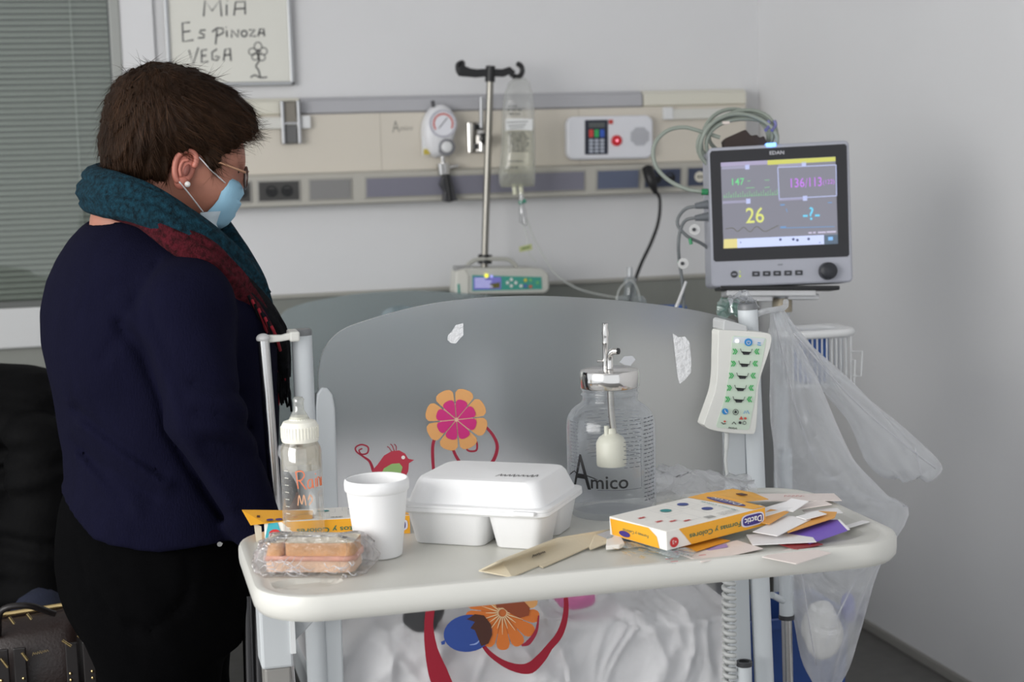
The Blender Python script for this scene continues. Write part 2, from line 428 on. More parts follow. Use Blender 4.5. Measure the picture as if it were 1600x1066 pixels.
strip(ux(470,160), ux(1004,155), strip_m, 'rail_strip'); strip(ux(1006,155), xr, M('ivory_strip', (220, 217, 203), 0.45), 'end_strip', -0.002); strip(xl, ux(468,160), M('ivory_strip', (220, 217, 203), 0.45), 'end_strip', -0.002)
ch_m = M('socket_channel', (186, 183, 174), 0.45)
pr = [(UY-0.004, z_ch+0.004), (UY-0.022, z_ch-0.004), (UY-0.010, z_bot+0.006), (UY+0.004, z_bot), (WY, z_bot), (WY, z_ch+0.004)]
ch = MB().prism([(xl, y, z) for y, z in pr], (xr-xl, 0, 0)).build('socket_channel', ch_m, unit)
def chan(x, f, out=0.0):
    """point on the sloping channel face; f 0 top .. 1 bottom"""
    return A3(x, UY-0.022+0.012*f-out, z_ch-0.004+(z_bot+0.006-z_ch+0.004)*f)
def module(a, b, m, nm='socket_module', f0=0.12, f1=0.88):
    MB().prism([chan(a, f0), chan(b, f0), chan(b, f1), chan(a, f1)], (0, -0.004, 0)).build(nm+'_frame', M('module_frame', (164, 162, 156), 0.4), unit, bevel=0.002)
    e = 0.006
    return MB().prism([chan(a+e, f0+.06, .004), chan(b-e, f0+.06, .004), chan(b-e, f1-.06, .004), chan(a+e, f1-.06, .004)], (0, -0.0025, 0)).build(nm, m, unit, bevel=0.001)
navy = M('navy_socket_plate', (62, 70, 92), 0.4); sock = M('dark_socket_plate', (72, 71, 70), 0.4); blank = M('blank_plate', (138, 137, 136), 0.4); strip2 = M('violet_grey_strip', (128, 127, 140), 0.45)
for a, b, m, k in ((340,392,sock,2),(400,468,sock,2),(480,548,blank,0),(568,912,strip2,0),(928,997,M('slate_blank',(96,104,126),0.4),0),(1002,1062,navy,2),(1069,1130,navy,3)):
    xa, xb = ux(a, 290), ux(b, 280); o = module(xa, xb, m)
    if k:
        for q in (0.33, 0.68):
            c = chan(xa+(xb-xa)*q, 0.5, 0.0068)
            if k == 3: MB().lathe([(0.0, 0.0), (0.017, 0.0), (0.017, 0.002), (0.0, 0.002)], c, 18, A3(0, -1, 0)).build('outlet', ivory, o)
            else: MB().lathe([(0.017, 0.0), (0.017, 0.003), (0.013, 0.003), (0.012, 0.0005), (0.0, 0.0005)], c, 18, A3(0, -1, 0)).build('outlet', black, o)
            for s_ in (-1, 1):
                MB().obox(c+A3(s_*0.005, -0.004 if k == 3 else -0.002, 0), (0.0015, 0, 0), (0, 0.0015, 0), (0, 0, 0.004)).build('slot', black, o)
# conduits
cm = M('conduit_white', (216, 215, 208), 0.45)
MB().box((ux(1040,178), UY-0.018, uz(186,1100)), (ux(1160,178), UY, uz(170,1100))).build('cable_duct', cm, unit, bevel=0.003)
MB().box((ux(1034,178), UY-0.022, uz(187,1040)), (ux(1048,178), UY, uz(168,1040))).build('duct_end', white_p, unit, bevel=0.002)
MB().box((ux(360,190), UY-0.018, uz(202,420)), (ux(470,190), UY, uz(184,420))).build('cable_duct', cm, unit, bevel=0.003)
MB().box((ux(470,190), UY-0.020, uz(201,475)), (ux(484,190), UY, uz(181,475))).build('duct_end', white_p, unit, bevel=0.002)
q = quad(at_y(613,207,UY-0.0006), at_y(645,205,UY-0.0006), at_y(612,189,UY-0.0006))
qa = lambda u, v: q(u*0.36, v); qb = lambda u, v: q(0.4+u*0.6, 0.1+v*0.42)
fade = M('faded_print', (150, 146, 138), 0.6)
text('A', qa, 'maker_print', fade, unit); text('mico', qb, 'maker_print', fade, unit)
for px in (595, 905): MB().box((ux(px,220)-0.0006, UY-0.0008, z_ch), (ux(px,220)+0.0006, UY, zs1)).build('panel_joint', M('joint_shadow', (176, 170, 158), 0.7), unit)

# bracket clips on the unit
br = thing('equipment_bracket', 'aluminium slide bracket with grey inserts on the wall unit, beside the whiteboard', 'bracket', at_y(453, 225, UY), 'brackets on the wall unit')
a, b = ux(438,190), ux(468,190); zt, zb = uz(158,453), uz(225,453)
for x in (a, b-0.009): MB().box((x, UY-0.032, zb), (x+0.009, UY, zt)).build('side_rail', alu, br, bevel=0.002)
MB().box((a, UY-0.012, zb), (b, UY, zt)).build('back_plate', M('bracket_back', (120, 116, 108), 0.5, 0.3), br)
for f0, f1, m in ((0.02, 0.44, M('bracket_insert_dark', (104, 104, 104), 0.4)), (0.5, 0.96, M('bracket_insert', (132, 126, 116), 0.4))):
    MB().box((a+0.011, UY-0.022, zb+(zt-zb)*f0), (b-0.011, UY-0.010, zb+(zt-zb)*f1)).build('insert', m, br, bevel=0.002)
MB().box((a+0.004, UY-0.030, zb+(zt-zb)*.46), (b-0.004, UY-0.010, zb+(zt-zb)*.5)).build('cross_bar', alu, br)
br = thing('equipment_bracket', 'small chrome clamp bracket on the wall unit just left of the drip pole', 'bracket', at_y(741, 240, UY), 'brackets on the wall unit')
a, b = ux(729,215), ux(754,215); zt, zb = uz(191,741), uz(239,741)
MB().box((a, UY-0.02, zb), (b, UY, zt)).build('plate', chrome, br, bevel=0.003)
for f in (0.12, 0.74): MB().box((a+0.018, UY-0.026, zb+(zt-zb)*f), (b-0.002, UY-0.018, zb+(zt-zb)*(f+.18))).build('pad', black, br, bevel=0.002)
MB().tube([at_y(752,200,UY-0.03), at_y(752,152,UY-0.03)], 0.006, 10).build('pin', alu, br, smooth=60)
MB().tube([at_y(752,212,UY-0.03), at_y(752,236,UY-0.03)], 0.010, 12).build('clamp', chrome, br, smooth=60)
k = at_y(757,217,UY-0.035); MB().lathe([(0,0),(0.017,0),(0.018,0.006),(0.016,0.022),(0,0.024)], k, 16, A3(0.2,-1,0)).build('knob', black, br, smooth=40)

# suction regulator with gauge
RY = UY-0.005
reg = thing('suction_regulator', 'white suction regulator with round red-arc gauge on the wall unit', 'regulator', at_y(690, 245, RY))
tl = math.radians(8)
mb = MB(); rings = []
for k in range(9):
    y = -0.055*k/8; sc_ = [1, 1, 1, 1, .99, .97, .93, .85, .70][k]
    ring = []
    for t in np.linspace(0, 2*math.pi, 28, endpoint=False):
        ex, ez = 26*math.cos(t)*(1+0.10*math.sin(t)), 42*math.sin(t)
        x = 683+sc_*(ex*math.cos(tl)+ez*math.sin(tl)*0.6); yy = 205-sc_*(ez*math.cos(tl)-ex*math.sin(tl)*0.3)
        ring.append(at_y(x, yy, RY)+A3(0, y, 0))
    rings.append(ring)
mb.loft(rings); mb.build('housing', M('regulator_white', (226, 226, 228), 0.35), reg, smooth=50)
def rp(px, py, out=0.058): return at_y(px, py, RY)+A3(0, -out, 0)
g = rp(686, 194, 0.045)
MB().lathe([(0,0.010),(0.036,0.010),(0.038,0.016),(0.041,0.016),(0.042,0)], g, 32, A3(0,-1,0)).build('gauge_rim', M('gauge_rim', (196,196,206), 0.3), reg, smooth=40)
fc = MB().lathe([(0,0.0165),(0.0365,0.0165),(0.0365,0.012),(0,0.012)], g, 32, A3(0,-1,0)).build('gauge_face', M('gauge_face', (232,232,238), 0.4), reg)
gp = lambda r, a: g+A3(r*math.cos(a), -0.0172, r*math.sin(a))
mb = MB(); ribbon(mb, [gp(0.0285, t) for t in np.linspace(math.radians(-30), math.radians(215), 30)], 0.005, A3(0,-1,0)); mb.build('red_arc', M('gauge_red', (205, 92, 78), 0.5), fc)
mb = MB()
for t in np.linspace(math.radians(-35), math.radians(215), 16): ribbon(mb, [gp(0.0325, t), gp(0.0355, t)], 0.0012, A3(0,-1,0))
mb.build('tick_marks', ink, fc)
mb = MB(); ribbon(mb, [gp(0.02, math.radians(225))+A3(0,-.0006,0), gp(0.022, math.radians(52))+A3(0,-.0006,0)], 0.002, A3(0,-1,0)); mb.build('needle', ink, fc)
MB().lathe([(0,0.006),(0.022,0.006),(0.027,0.004),(0.027,0),(0,0)], rp(692,230,0.050), 28, A3(0,-1,0)).build('knob_collar', M('knob_collar', (128,128,132), 0.35), reg, smooth=40)
MB().lathe([(0,0.014),(0.013,0.014),(0.016,0.012),(0.017,0.004),(0,0.004)], rp(692,230,0.050), 28, A3(0,-1,0)).build('knob', white_p, reg, smooth=40)
MB().tube([rp(674,168,.03), rp(673,158,.03)], 0.006, 10).build('top_nipple', dkgrey, reg, smooth=40)
MB().box(tuple(at_y(657,243,RY)+A3(0,-.03,0)), tuple(at_y(668,214,RY)+A3(0,-.026,0))).build('side_plate', white_p, reg)
MB().box(tuple(at_y(659,242,RY)+A3(0,-.033,0)), tuple(at_y(668,233,RY)+A3(0,-.030,0))).build('yellow_tab', M('yellow_tab', (196,176,70), 0.5), reg)
MB().tube([rp(689,244,.03), rp(689,256,.03)], [0.009,0.007], 12).build('outlet_stem', chrome, reg, smooth=60)
MB().tube([rp(689,255,.03), rp(691,272,.03)], [0.021,0.019], 16).build('union_nut', chrome, reg, smooth=40)
MB().tube([rp(695,262,.035), rp(712,259,.035)], [0.007,0.005], 10).build('hose_barb', chrome, reg, smooth=60)
MB().prism([rp(x,y,.045) for x,y in ((689,273),(699,273),(704,290),(708,306),(711,312),(697,316),(688,314),(690,300),(683,288))], (0,0.03,0)).build('trap_handle', dkgrey, reg, bevel=0.003)
MB().tube([rp(692,274,.05), rp(698,313,.05)], 0.006, 10).build('trap_core', black, reg, smooth=60)

# nurse-call panel
nc = thing('nurse_call_panel', 'white nurse call intercom with keypad and red button on the wall unit', 'intercom', at_y(953, 250, UY))
NYa = UY-0.034
pts = [at_y(x, y-(x-953)*0.018, NYa) for x, y in rrect(886, 181, 1021, 249, 12)]
pts = pts[::-1]
MB().prism(pts, (0, 0.034, 0)).build('housing', M('intercom_white', (226,227,232), 0.35), nc, bevel=0.008, smooth=40, bseg=3)
def npnt(x, y, o=0.001): return at_y(x, y-(x-953)*0.018, NYa-o)
def npoly(name, pts, m, par=nc, o=0.001, th=0.001): return MB().prism([npnt(x, y, o) for x, y in pts], (0, th, 0)).build(name, m, par)
kp = npoly('keypad', rrect(914,187,950,241,1.5), M('keypad_navy', (30,36,52), 0.35), o=0.0015, th=0.0015)
npoly('display', [(920,191),(945,191),(945,199),(920,199)], M('lcd_grey', (86,90,90), 0.3), kp, 0.002)
for i, c in enumerate(((205,70,64),(54,170,96),(50,92,190))): npoly('key', rrect(920.5+i*8.6,202,927+i*8.6,214,1), M('key_%d' % i, c, 0.4), kp, 0.003, 0.0015)
kg = M('key_grey', (178,184,196), 0.4)
for r in range(4):
    for c in range(3): npoly('key', rrect(920.5+c*8.6,217+r*5.6,927+c*8.6,221.4+r*5.6,1), kg, kp, 0.003, 0.0015)
npoly('red_sticker', rrect(951,187,958,194,1), M('sticker_red', (196,74,70), 0.5))
MB().lathe([(0,0.008),(0.010,0.008),(0.0165,0.005),(0.0165,0),(0,0)], npnt(963,220,0), 24, A3(0,-1,0)).build('call_button', M('call_red', (226,36,48), 0.3, emit=0.25), nc, smooth=40)
MB().lathe([(0,0.0086),(0.004,0.0086),(0.004,0.007),(0,0.007)], npnt(963,220,0), 12, A3(0,-1,0)).build('button_lamp', M('lamp_pink', (255,150,170), 0.4, emit=1.2), nc)
sp = npoly('speaker_grille', circ(1000,214,16,16,8,rot=math.pi/8), M('grille_grey', (196,197,202), 0.5), o=0.0012)
mb = MB()
for i in range(-4,5):
    for j in range(-4,5):
        x, y = 1000+i*3.2+(j%2)*1.6, 214+j*2.9
        if (x-1000)**2+(y-214)**2 < 200: mb.prism([npnt(p,q_,0.0016) for p,q_ in circ(x,y,1.0,1.0,6)], (0,0.0006,0))
stuff(mb.build('speaker_holes', M('grille_hole', (150,151,158), 0.6), sp))

# drip pole, bag, pump
IY = 4.66
def ip(px, py, dy=0.0): return at_y(px, py, IY+dy)
p_lo, p_hi = ip(757, 410), ip(766, 122); dirp = nrm(p_hi-p_lo)
foot = p_lo+(p_lo-p_hi)*((p_lo[2]-0.42)/(p_hi[2]-p_lo[2]))
ivp = thing('drip_pole', 'steel drip pole with black hook head fixed at the bed head', 'drip stand', (foot[0], foot[1], 0.42))
MB().tube([foot, p_hi], 0.0105, 16).build('pole', M('pole_steel', (146,143,136), 0.3, 1.0), ivp, smooth=60)
MB().tube([ip(765.5,128), ip(766.5,103)], [0.015,0.014], 14).build('hook_hub', black, ivp, smooth=50)
arm = [(717,104),(722,100),(732,106),(745,108),(766,107),(785,108),(797,104),(806,112),(800,121),(797,116),(788,120),(766,119),(745,121),(722,119),(716,115)]
MB().prism([ip(x, y, -0.008) for x, y in arm][::-1], (0, 0.018, 0)).build('hook_arm', black, ivp, bevel=0.002)
for pts in ([(720,118),(715,110),(715,101),(722,97),(724,100),(722,106)], [(722,118),(731,110),(729,106)]): MB().tube([ip(*p) for p in spline(pts, 4)], 0.006, 8).build('hook', black, ivp, smooth=60)
MB().tube([ip(*p) for p in spline([(801,119),(811,120),(816,112),(814,103),(807,99)], 4)], [0.008]*16+[0.005], 8).build('hook', black, ivp, smooth=60)
MB().tube([ip(758,398), ip(757.5,412)], 0.021, 14).build('collar', black, ivp, smooth=50)
MB().tube([ip(748,402,-.01), ip(756,403,-.01)], 0.008, 8).build('collar_knob', black, ivp, smooth=50)
# bag
bag_m = clear('drip_bag_film', (252, 252, 251), 0.16, 0.8, (236, 238, 234), 0.15, 0.35, bump=0.25, bscale=22)
ivb = thing('drip_bag', 'clear plastic drip bag of pale fluid hanging from the pole hook', 'drip bag', ip(812, 300, -0.02))
ctr = [(812,122,8,.004),(811,130,17,.012),(810,145,22,.022),(810,170,25,.028),(810,200,26,.032),(810,230,27,.034),(809,255,28,.034),(808,272,29,.03),(808,284,29,.02),(809,292,27,.006)]
def bag_rings(c, s=1.0, y0=0.0):
    out = []
    for x, y, w, dth in c:
        cc = ip(x, y, -0.03); S = w*s*4.75/2500
        out.append([cc+A3(S*math.copysign(abs(math.cos(t))**0.8, math.cos(t)), dth*s*math.sin(t), 0) for t in np.linspace(0, 2*math.pi, 24, endpoint=False)])
    return out
MB().loft(bag_rings(ctr)).build('film', bag_m, ivb, smooth=True)
MB().loft(bag_rings(ctr[4:], 0.93)).build('fluid', clear('drip_fluid', (250, 250, 244), 0.14, 0.5, (238, 238, 224), 0.1, 0.3), ivb, smooth=True)
lab = MB(); lab.grid([[ip(x, y+0.12*(x-810)*(x-810)*0.02, -0.067) for x in np.linspace(790, 832, 7)] for y in (185, 203)]); lab.build('paper_label', M('label_paper', (232,233,232), 0.6), ivb, solid=0.0006)
pk = M('bag_print', (92,96,94), 0.6)
mb = MB()
for i, (y, n_) in enumerate(((166,3),(172,5),(178,4),(208,6),(212,6),(216,7),(220,6),(224,7),(228,7),(232,6),(236,7),(252,5),(262,3))):
    for k in range(n_):
        x = 795+k*4.6+random.uniform(-1,1); ribbon(mb, [ip(x, y, -0.0715), ip(x+random.uniform(2.5,4.2), y, -0.0715)], 0.0042, A3(0,-1,0))
stuff(mb.build('fine_print', pk, ivb))
mb = MB()
for k, y in enumerate((190,195,199)): ribbon(mb, [ip(792+2*k, y+1.5, -0.0685), ip(825-3*k, y, -0.0685)], 0.002, A3(0,-1,0))
mb.build('label_writing', pk, ivb)
for x in (803, 813): MB().tube([ip(x,288,-.03), ip(x+2,304,-.03)], 0.007, 10).build('port', M('port_cream', (214,214,190), 0.5), ivb, smooth=60)
MB().tube([ip(814,300,-.03), ip(815,317,-.03)], 0.008, 10).build('spike', clear('clear_tube',(245,245,245),0.25,0.8), ivb, smooth=60)
MB().tube([ip(811,317,-.03), ip(821,314,-.03)], 0.006, 8).build('green_cap', M('green_cap', (46,150,122), 0.4), ivb, smooth=60)
MB().tube([ip(815,318,-.03), ip(816,330,-.03), ip(817,346,-.03), ip(822,352,-.03)], [0.006,0.011,0.011,0.004], 10).build('drip_chamber', clear('clear_tube',(245,245,245),0.25,0.8), ivb, smooth=60)
tubm = M('pvc_tube', (206,209,205), 0.3)
MB().tube([ip(*p) for p in spline([(822,340,-.03),(834,372,-.03),(852,405,-.03),(872,432,-.03),(905,452,-.02),(945,462,0),(985,468,0.02)], 6)], 0.0028, 6).build('line', tubm, ivb, smooth=60)
MB().tube([ip(*p) for p in spline([(817,350,-.03),(824,372,-.03),(826,395,-.03),(838,410,-.03)], 6)], 0.0024, 6).build('line', tubm, ivb, smooth=60)
MB().prism([ip(x,y,-.036) for x,y in ((811,386),(831,381),(832,390),(812,394))], (0,0.001,0)).build('tag', M('tag_yellow_green', (190,196,140), 0.6), ivb)
mb = MB(); ribbon(mb, [ip(815,389,-.0375), ip(828,386,-.0375)], 0.004, A3(0,-1,0)); mb.build('tag_print', M('tag_ink', (92,120,70), 0.6), ivb)
# pump
PY_ = IY-0.045
def pp(px, py, dy=0.0): return at_y(px, py, PY_+dy)
pump = thing('infusion_pump', 'grey infusion pump with green keypad clamped low on the drip pole', 'pump', pp(785, 462))
pm = M('pump_grey', (196,196,188), 0.4)
body = [(726,419),(846,419),(858,428),(859,452),(852,459),(722,461),(716,452),(718,430)]
MB().prism([pp(*p) for p in body][::-1], (0, 0.12, 0)).build('housing', pm, pump, bevel=0.006, smooth=40)
MB().prism([pp(x,y,-.004) for x,y in ((713,424),(726,420),(733,430),(732,462),(718,466),(711,458))][::-1], (0,0.08,0)).build('door_end', M('pump_door', (214,213,204), 0.4), pump, bevel=0.004)
MB().prism([pp(x,y,-.006) for x,y in ((715,444),(718,444),(719,460),(716,461))][::-1], (0,0.004,0)).build('green_slot', M('pump_green', (66,158,142), 0.4), pump)
gp_ = MB().prism([pp(x,y,-.0015) for x,y in ((738,430),(846,433),(847,452),(738,455))][::-1], (0,0.002,0)).build('front_plate', M('pump_green', (66,158,142), 0.4), pump)
MB().prism([pp(x,y,-.003) for x,y in ((740,433),(783,433),(783,452),(740,453))][::-1], (0,0.002,0)).build('display', M('pump_lcd', (120,118,196), 0.3, emit=0.45), gp_)
mb = MB()
for y, w in ((436,16),(440,26),(444,24),(448,28)): ribbon(mb, [pp(742,y,-.0035), pp(742+w,y,-.0035)], 0.003, A3(0,-1,0))
mb.build('display_text', M('pump_lcd_text', (214,214,250), 0.4, emit=0.6), gp_)
MB().prism([pp(x,y,-.0034) for x,y in ((766,444),(781,441),(781,450),(766,451))][::-1], (0,0.0006,0)).build('display_field', M('lcd_olive', (120,116,50), 0.4, emit=0.2), gp_)
for x, y, r, m in ((760,431,3.5,M('lamp_yellow',(246,238,70),0.4,emit=1.0)),(768,432,2.5,M('lamp_violet',(170,170,250),0.4,emit=0.8))): MB().lathe([(0,0.002),(r*.0017,0.002),(r*.0017,0),(0,0)], pp(x,y,-.004), 12, A3(0,-1,0)).build('lamp', m, gp_)
for i, (x, y, c) in enumerate(((793,442,'w'),(799,437,'w'),(799,447,'w'),(806,442,'w'),(814,447,'w'),(821,438,'y'),(821,447,'v'),(829,438,'g'),(829,448,'r'),(840,442,'g'))):
    m = {'w': M('pump_key_white',(225,228,224),.4), 'y': M('pump_key_yellow',(222,206,70),.4), 'v': M('pump_key_blue',(90,110,190),.4), 'g': M('pump_key_green',(110,190,120),.4), 'r': M('pump_key_red',(206,110,90),.4)}[c]
    MB().lathe([(0,0.002),(0.0045,0.002),(0.0052,0),(0,0)], pp(x,y,-.0035), 12, A3(0,-1,0)).build('key', m, gp_)
MB().tube([pp(*p,0.03) for p in spline([(728,418),(736,410),(750,405),(790,405),(801,410),(808,418)], 5)], 0.0065, 10).build('handle', M('pump_handle',(178,178,170),.4), pump, smooth=60)
MB().box(tuple(pp(712,424,0.01)), tuple(pp(732,414,0.05))).build('drip_sensor', M('pump_clip',(150,150,150),.4), pump, bevel=0.003)
MB().tube([pp(757,424,.045), pp(757,455,.045)], 0.02, 12).build('pole_clamp', dkgrey, pump, smooth=50)
for x in (744, 765): MB().tube([pp(x-5,458,.02), pp(x-7,476,.02), pp(x-3,500,.02)], 0.003, 6).build('line', tubm, pump, smooth=60)

# power cord plugged into the navy socket
cord = thing('power_cord', 'black power plug and cord hanging from the navy wall socket', 'cord', at_y(1018, 290, UY-0.03))
MB().tube([at_y(1012,264,UY-.028), at_y(1015,276,UY-.05), at_y(1020,290,UY-.055), at_y(1025,302,UY-.05)], [0.018,0.017,0.013,0.007], 12).build('plug', black, cord, smooth=50)
MB().tube(spline([at_y(1024,298,UY-.05), at_y(1031,312,UY-.05), at_y(1029,345,UY-.06), at_y(1018,378,UY-.08), at_y(1002,412,UY-.10), at_y(990,445,UY-.12), at_y(982,480,UY-.14), at_y(976,520,UY-.14)], 6), 0.0055, 8).build('cable', black, cord, smooth=60)

# ================================================================ bed
FY = 2.55                                  # plane of the footboard
def fp(px, py, dy=0.0): return at_y(px, py, FY+dy)
bed = thing('hospital_bed', 'white hospital bed with frosted footboard printed with flowers and a bird', 'bed', (0.67, 3.5, 0))
def post(name, top, bot, r, m, dy=0.0, cap=None, seg=20):
    a, b = fp(*top, dy), fp(*bot, dy); b2 = a+(b-a)*((a[2]-0.12)/(a[2]-b[2]))
    o = MB().tube([b2, a], r, seg).build(name, m, bed, smooth=60)
    if cap: MB().lathe([(0,0.004),(r*.9,0.004),(r*1.02,0.0),(r*1.02,-0.006),(0,-0.006)], a, seg, nrm(a-b2)).build('post_cap', cap, o, smooth=40)
    return o
capg = M('post_cap_grey', (120,122,124), 0.4)
post('corner_post', (471,518), (496,1066), 0.0165, bedwhite, 0, capg)
post('corner_post', (1168,478), (1194,1066), 0.0172, bedwhite, 0, capg)
# frosted footboard panel
fz = bpy.data.materials.new('frosted_acrylic'); fz.use_nodes = True
nt = fz.node_tree; b = nt.nodes['Principled BSDF']
nt.nodes.remove(b)
rf = nt.nodes.new('ShaderNodeBsdfRefraction'); rf.inputs['Roughness'].default_value = 0.45; rf.inputs['IOR'].default_value = 1.12; rf.inputs[0].default_value = (.97, .975, .98, 1)
df = nt.nodes.new('ShaderNodeBsdfDiffuse'); df.inputs[0].default_value = (.78, .79, .82, 1)
gs = nt.nodes.new('ShaderNodeBsdfGlossy'); gs.inputs['Roughness'].default_value = 0.35
m1 = nt.nodes.new('ShaderNodeMixShader'); m1.inputs[0].default_value = 0.07
m2 = nt.nodes.new('ShaderNodeMixShader'); m2.inputs[0].default_value = 0.04
nt.links.new(rf.outputs[0], m1.inputs[1]); nt.links.new(df.outputs[0], m1.inputs[2])
nt.links.new(m1.outputs[0], m2.inputs[1]); nt.links.new(gs.outputs[0], m2.inputs[2])
# the frosting fades out towards the lower part of the panel
tcn = nt.nodes.new('ShaderNodeTexCoord'); sep = nt.nodes.new('ShaderNodeSeparateXYZ'); mrn = nt.nodes.new('ShaderNodeMapRange')
mrn.interpolation_type = 'SMOOTHSTEP'; mrn.inputs['From Min'].default_value = 0.64; mrn.inputs['From Max'].default_value = 0.84; mrn.inputs['To Min'].default_value = 0.72; mrn.inputs['To Max'].default_value = 0.0
nt.links.new(tcn.outputs['Object'], sep.inputs[0]); nt.links.new(sep.outputs['Z'], mrn.inputs['Value'])
tpb = nt.nodes.new('ShaderNodeBsdfTransparent'); m3 = nt.nodes.new('ShaderNodeMixShader')
nt.links.new(mrn.outputs[0], m3.inputs[0]); nt.links.new(m2.outputs[0], m3.inputs[1]); nt.links.new(tpb.outputs[0], m3.inputs[2])
nt.links.new(m3.outputs[0], nt.nodes['Material Output'].inputs[0])
outline = spline([(499,620),(498,585),(506,548),(532,518),(580,499),(660,478),(740,467),(820,463),(900,465),(1000,473),(1080,484),(1130,495),(1152,502)], 5)
outline = [(499,1300)]+[tuple(p) for p in outline]+[(1186,1300)]
panel = MB().prism([fp(*p) for p in outline], (0, 0.008, 0)).build('footboard_panel', fz, bed, smooth=30)
# edge strips that clamp the panel
for pts in (rrect(495,0,524,1,0.4),):
    pass
MB().prism([fp(*p, -0.006) for p in [(494,1300),(493,640),(495,617),(502,606),(512,607),(520,617),(524,640),(545,1300)]], (0,0.02,0)).build('edge_strip', M('edge_strip_grey',(196,201,204),.35), bed, bevel=0.003)
MB().prism([fp(*p, -0.006) for p in [(1150,1300),(1133,640),(1135,622),(1142,612),(1152,612),(1160,622),(1164,640),(1182,1300)]], (0,0.02,0)).build('edge_strip', M('edge_strip_grey',(196,201,204),.35), bed, bevel=0.003)
# prints on the panel
DY = -0.0004
mar = M('print_maroon', (160,40,62), 0.4); peach = M('print_peach', (226,166,104), 0.45); mag = M('print_magenta', (206,46,124), 0.45); leafg = M('print_green', (150,186,116), 0.45); orange = M('print_orange', (222,122,52), 0.45); blue = M('print_blue', (52,80,156), 0.35); brown = M('print_brown', (78,44,34), 0.45); pinkp = M('print_pink', (214,120,170), 0.45)
def dec(name, polys, m, dy=DY, par=panel):
    mb = MB()
    for p in polys: mb.prism([fp(*q, dy) for q in p], (0, 0.00003, 0))
    return mb.build(name, m, par)
def strokes(name, sts, m, dy=DY, par=panel):
    mb = MB()
    for pts, w in sts:
        P = spline(pts, 5); n = len(P); ww = np.interp(np.linspace(0, 1, n), np.linspace(0, 1, len(w)), w) if hasattr(w, '__len__') else [w]*n
        L, R_ = [], []
        for i in range(n):
            d = nrm(P[min(i+1, n-1)]-P[max(i-1, 0)]); k = A3(-d[1], d[0])
            L.append(P[i]+k*ww[i]/2); R_.append(P[i]-k*ww[i]/2)
        mb.prism([fp(*q, dy) for q in L+R_[::-1]], (0, 0.0001, 0))
    return mb.build(name, m, par)
def petal(cx, cy, ang, r0, r1, w):
    o = []
    for t, k in ((0,0.1),(0.2,0.35),(0.45,0.75),(0.7,1.0),(0.88,0.9),(0.97,0.6),(1.0,0.25)): o.append((r0+(r1-r0)*t, k*w))
    pts = o+[(a, -b_) for a, b_ in o[::-1]]
    return [(cx+a*math.cos(ang)-b_*math.sin(ang), cy+a*math.sin(ang)+b_*math.cos(ang)) for a, b_ in pts]
def wedge(cx, cy, ang, r0, r1, half, gap):
    o = [(r0, max(.3, r0*math.tan(half)-gap)), (r0+(r1-r0)*.35, (r0+(r1-r0)*.35)*math.tan(half)-gap), (r0+(r1-r0)*.62, (r0+(r1-r0)*.62)*math.tan(half)-gap)]
    w = (r0+(r1-r0)*.75)*math.tan(half)-gap
    o += [(r0+(r1-r0)*.8, w), (r0+(r1-r0)*.93, w*.82), (r0+(r1-r0)*.99, w*.45), (r1, w*.1)]
    pts = o+[(a, -b_) for a, b_ in o[::-1]]
    return [(cx+a*math.cos(ang)-b_*math.sin(ang), cy+a*math.sin(ang)+b_*math.cos(ang)) for a, b_ in pts]
C0 = (713, 656)
angs = [math.radians(a) for a in (-72,-28,16,62,107,152,197,243)]
strokes('printed_vine', [([(681,680),(676,700),(678,740),(684,770)], (5,5,4)), ([(704,690),(712,712),(726,730),(748,735),(768,724),(777,700),(770,680),(752,660)], (4,6,4)), ([(727,692),(731,704),(744,704),(745,692),(740,686)], 3)], mar)
dec('printed_flower_base', [circ(*C0, 26, 26, 24)], M('print_pale_peach',(232,196,168),.5), DY*1.2)
for k, a in enumerate(angs): dec('printed_petal', [wedge(*C0, a, 6, 49, math.radians(22.5), 1.2)], peach, DY*1.6-k*.00008)
for k, a in enumerate(angs): dec('printed_inner_petal', [wedge(*C0, a, 3, 32, math.radians(22.5), .9)], mag, DY*3.5-k*.00008)
strokes('printed_bird_tail', [([(584,738),(578,722),(568,714),(557,706),(556,699),(565,695),(575,699),(574,708),(565,710),(561,704),(566,701)], (5,2.5,2.5,2.5,2))], mar)
bird = [(581,736),(590,726),(600,712),(612,705),(624,704),(633,709),(638,717),(647,719),(639,724),(638,736),(633,747),(622,752),(600,752),(586,748)]
bd = dec('printed_bird', [bird], M('print_bird_red', (186,58,76), 0.45), DY*1.5)
dec('printed_wing', [[(594,744),(600,732),(612,725),(624,724),(629,730),(626,741),(614,748),(600,749)]], leafg, DY*2.1, bd)
dec('printed_eye', [circ(630,715,3,3,10)], M('print_white',(235,228,224),.5), DY*2.1, bd)
strokes('printed_crest', [([(612,706),(608,700),(605,698)],1.4), ([(616,705),(613,697),(610,694)],1.4), ([(619,704),(619,698),(616,694)],1.4)], mar, DY*2.1, bd)
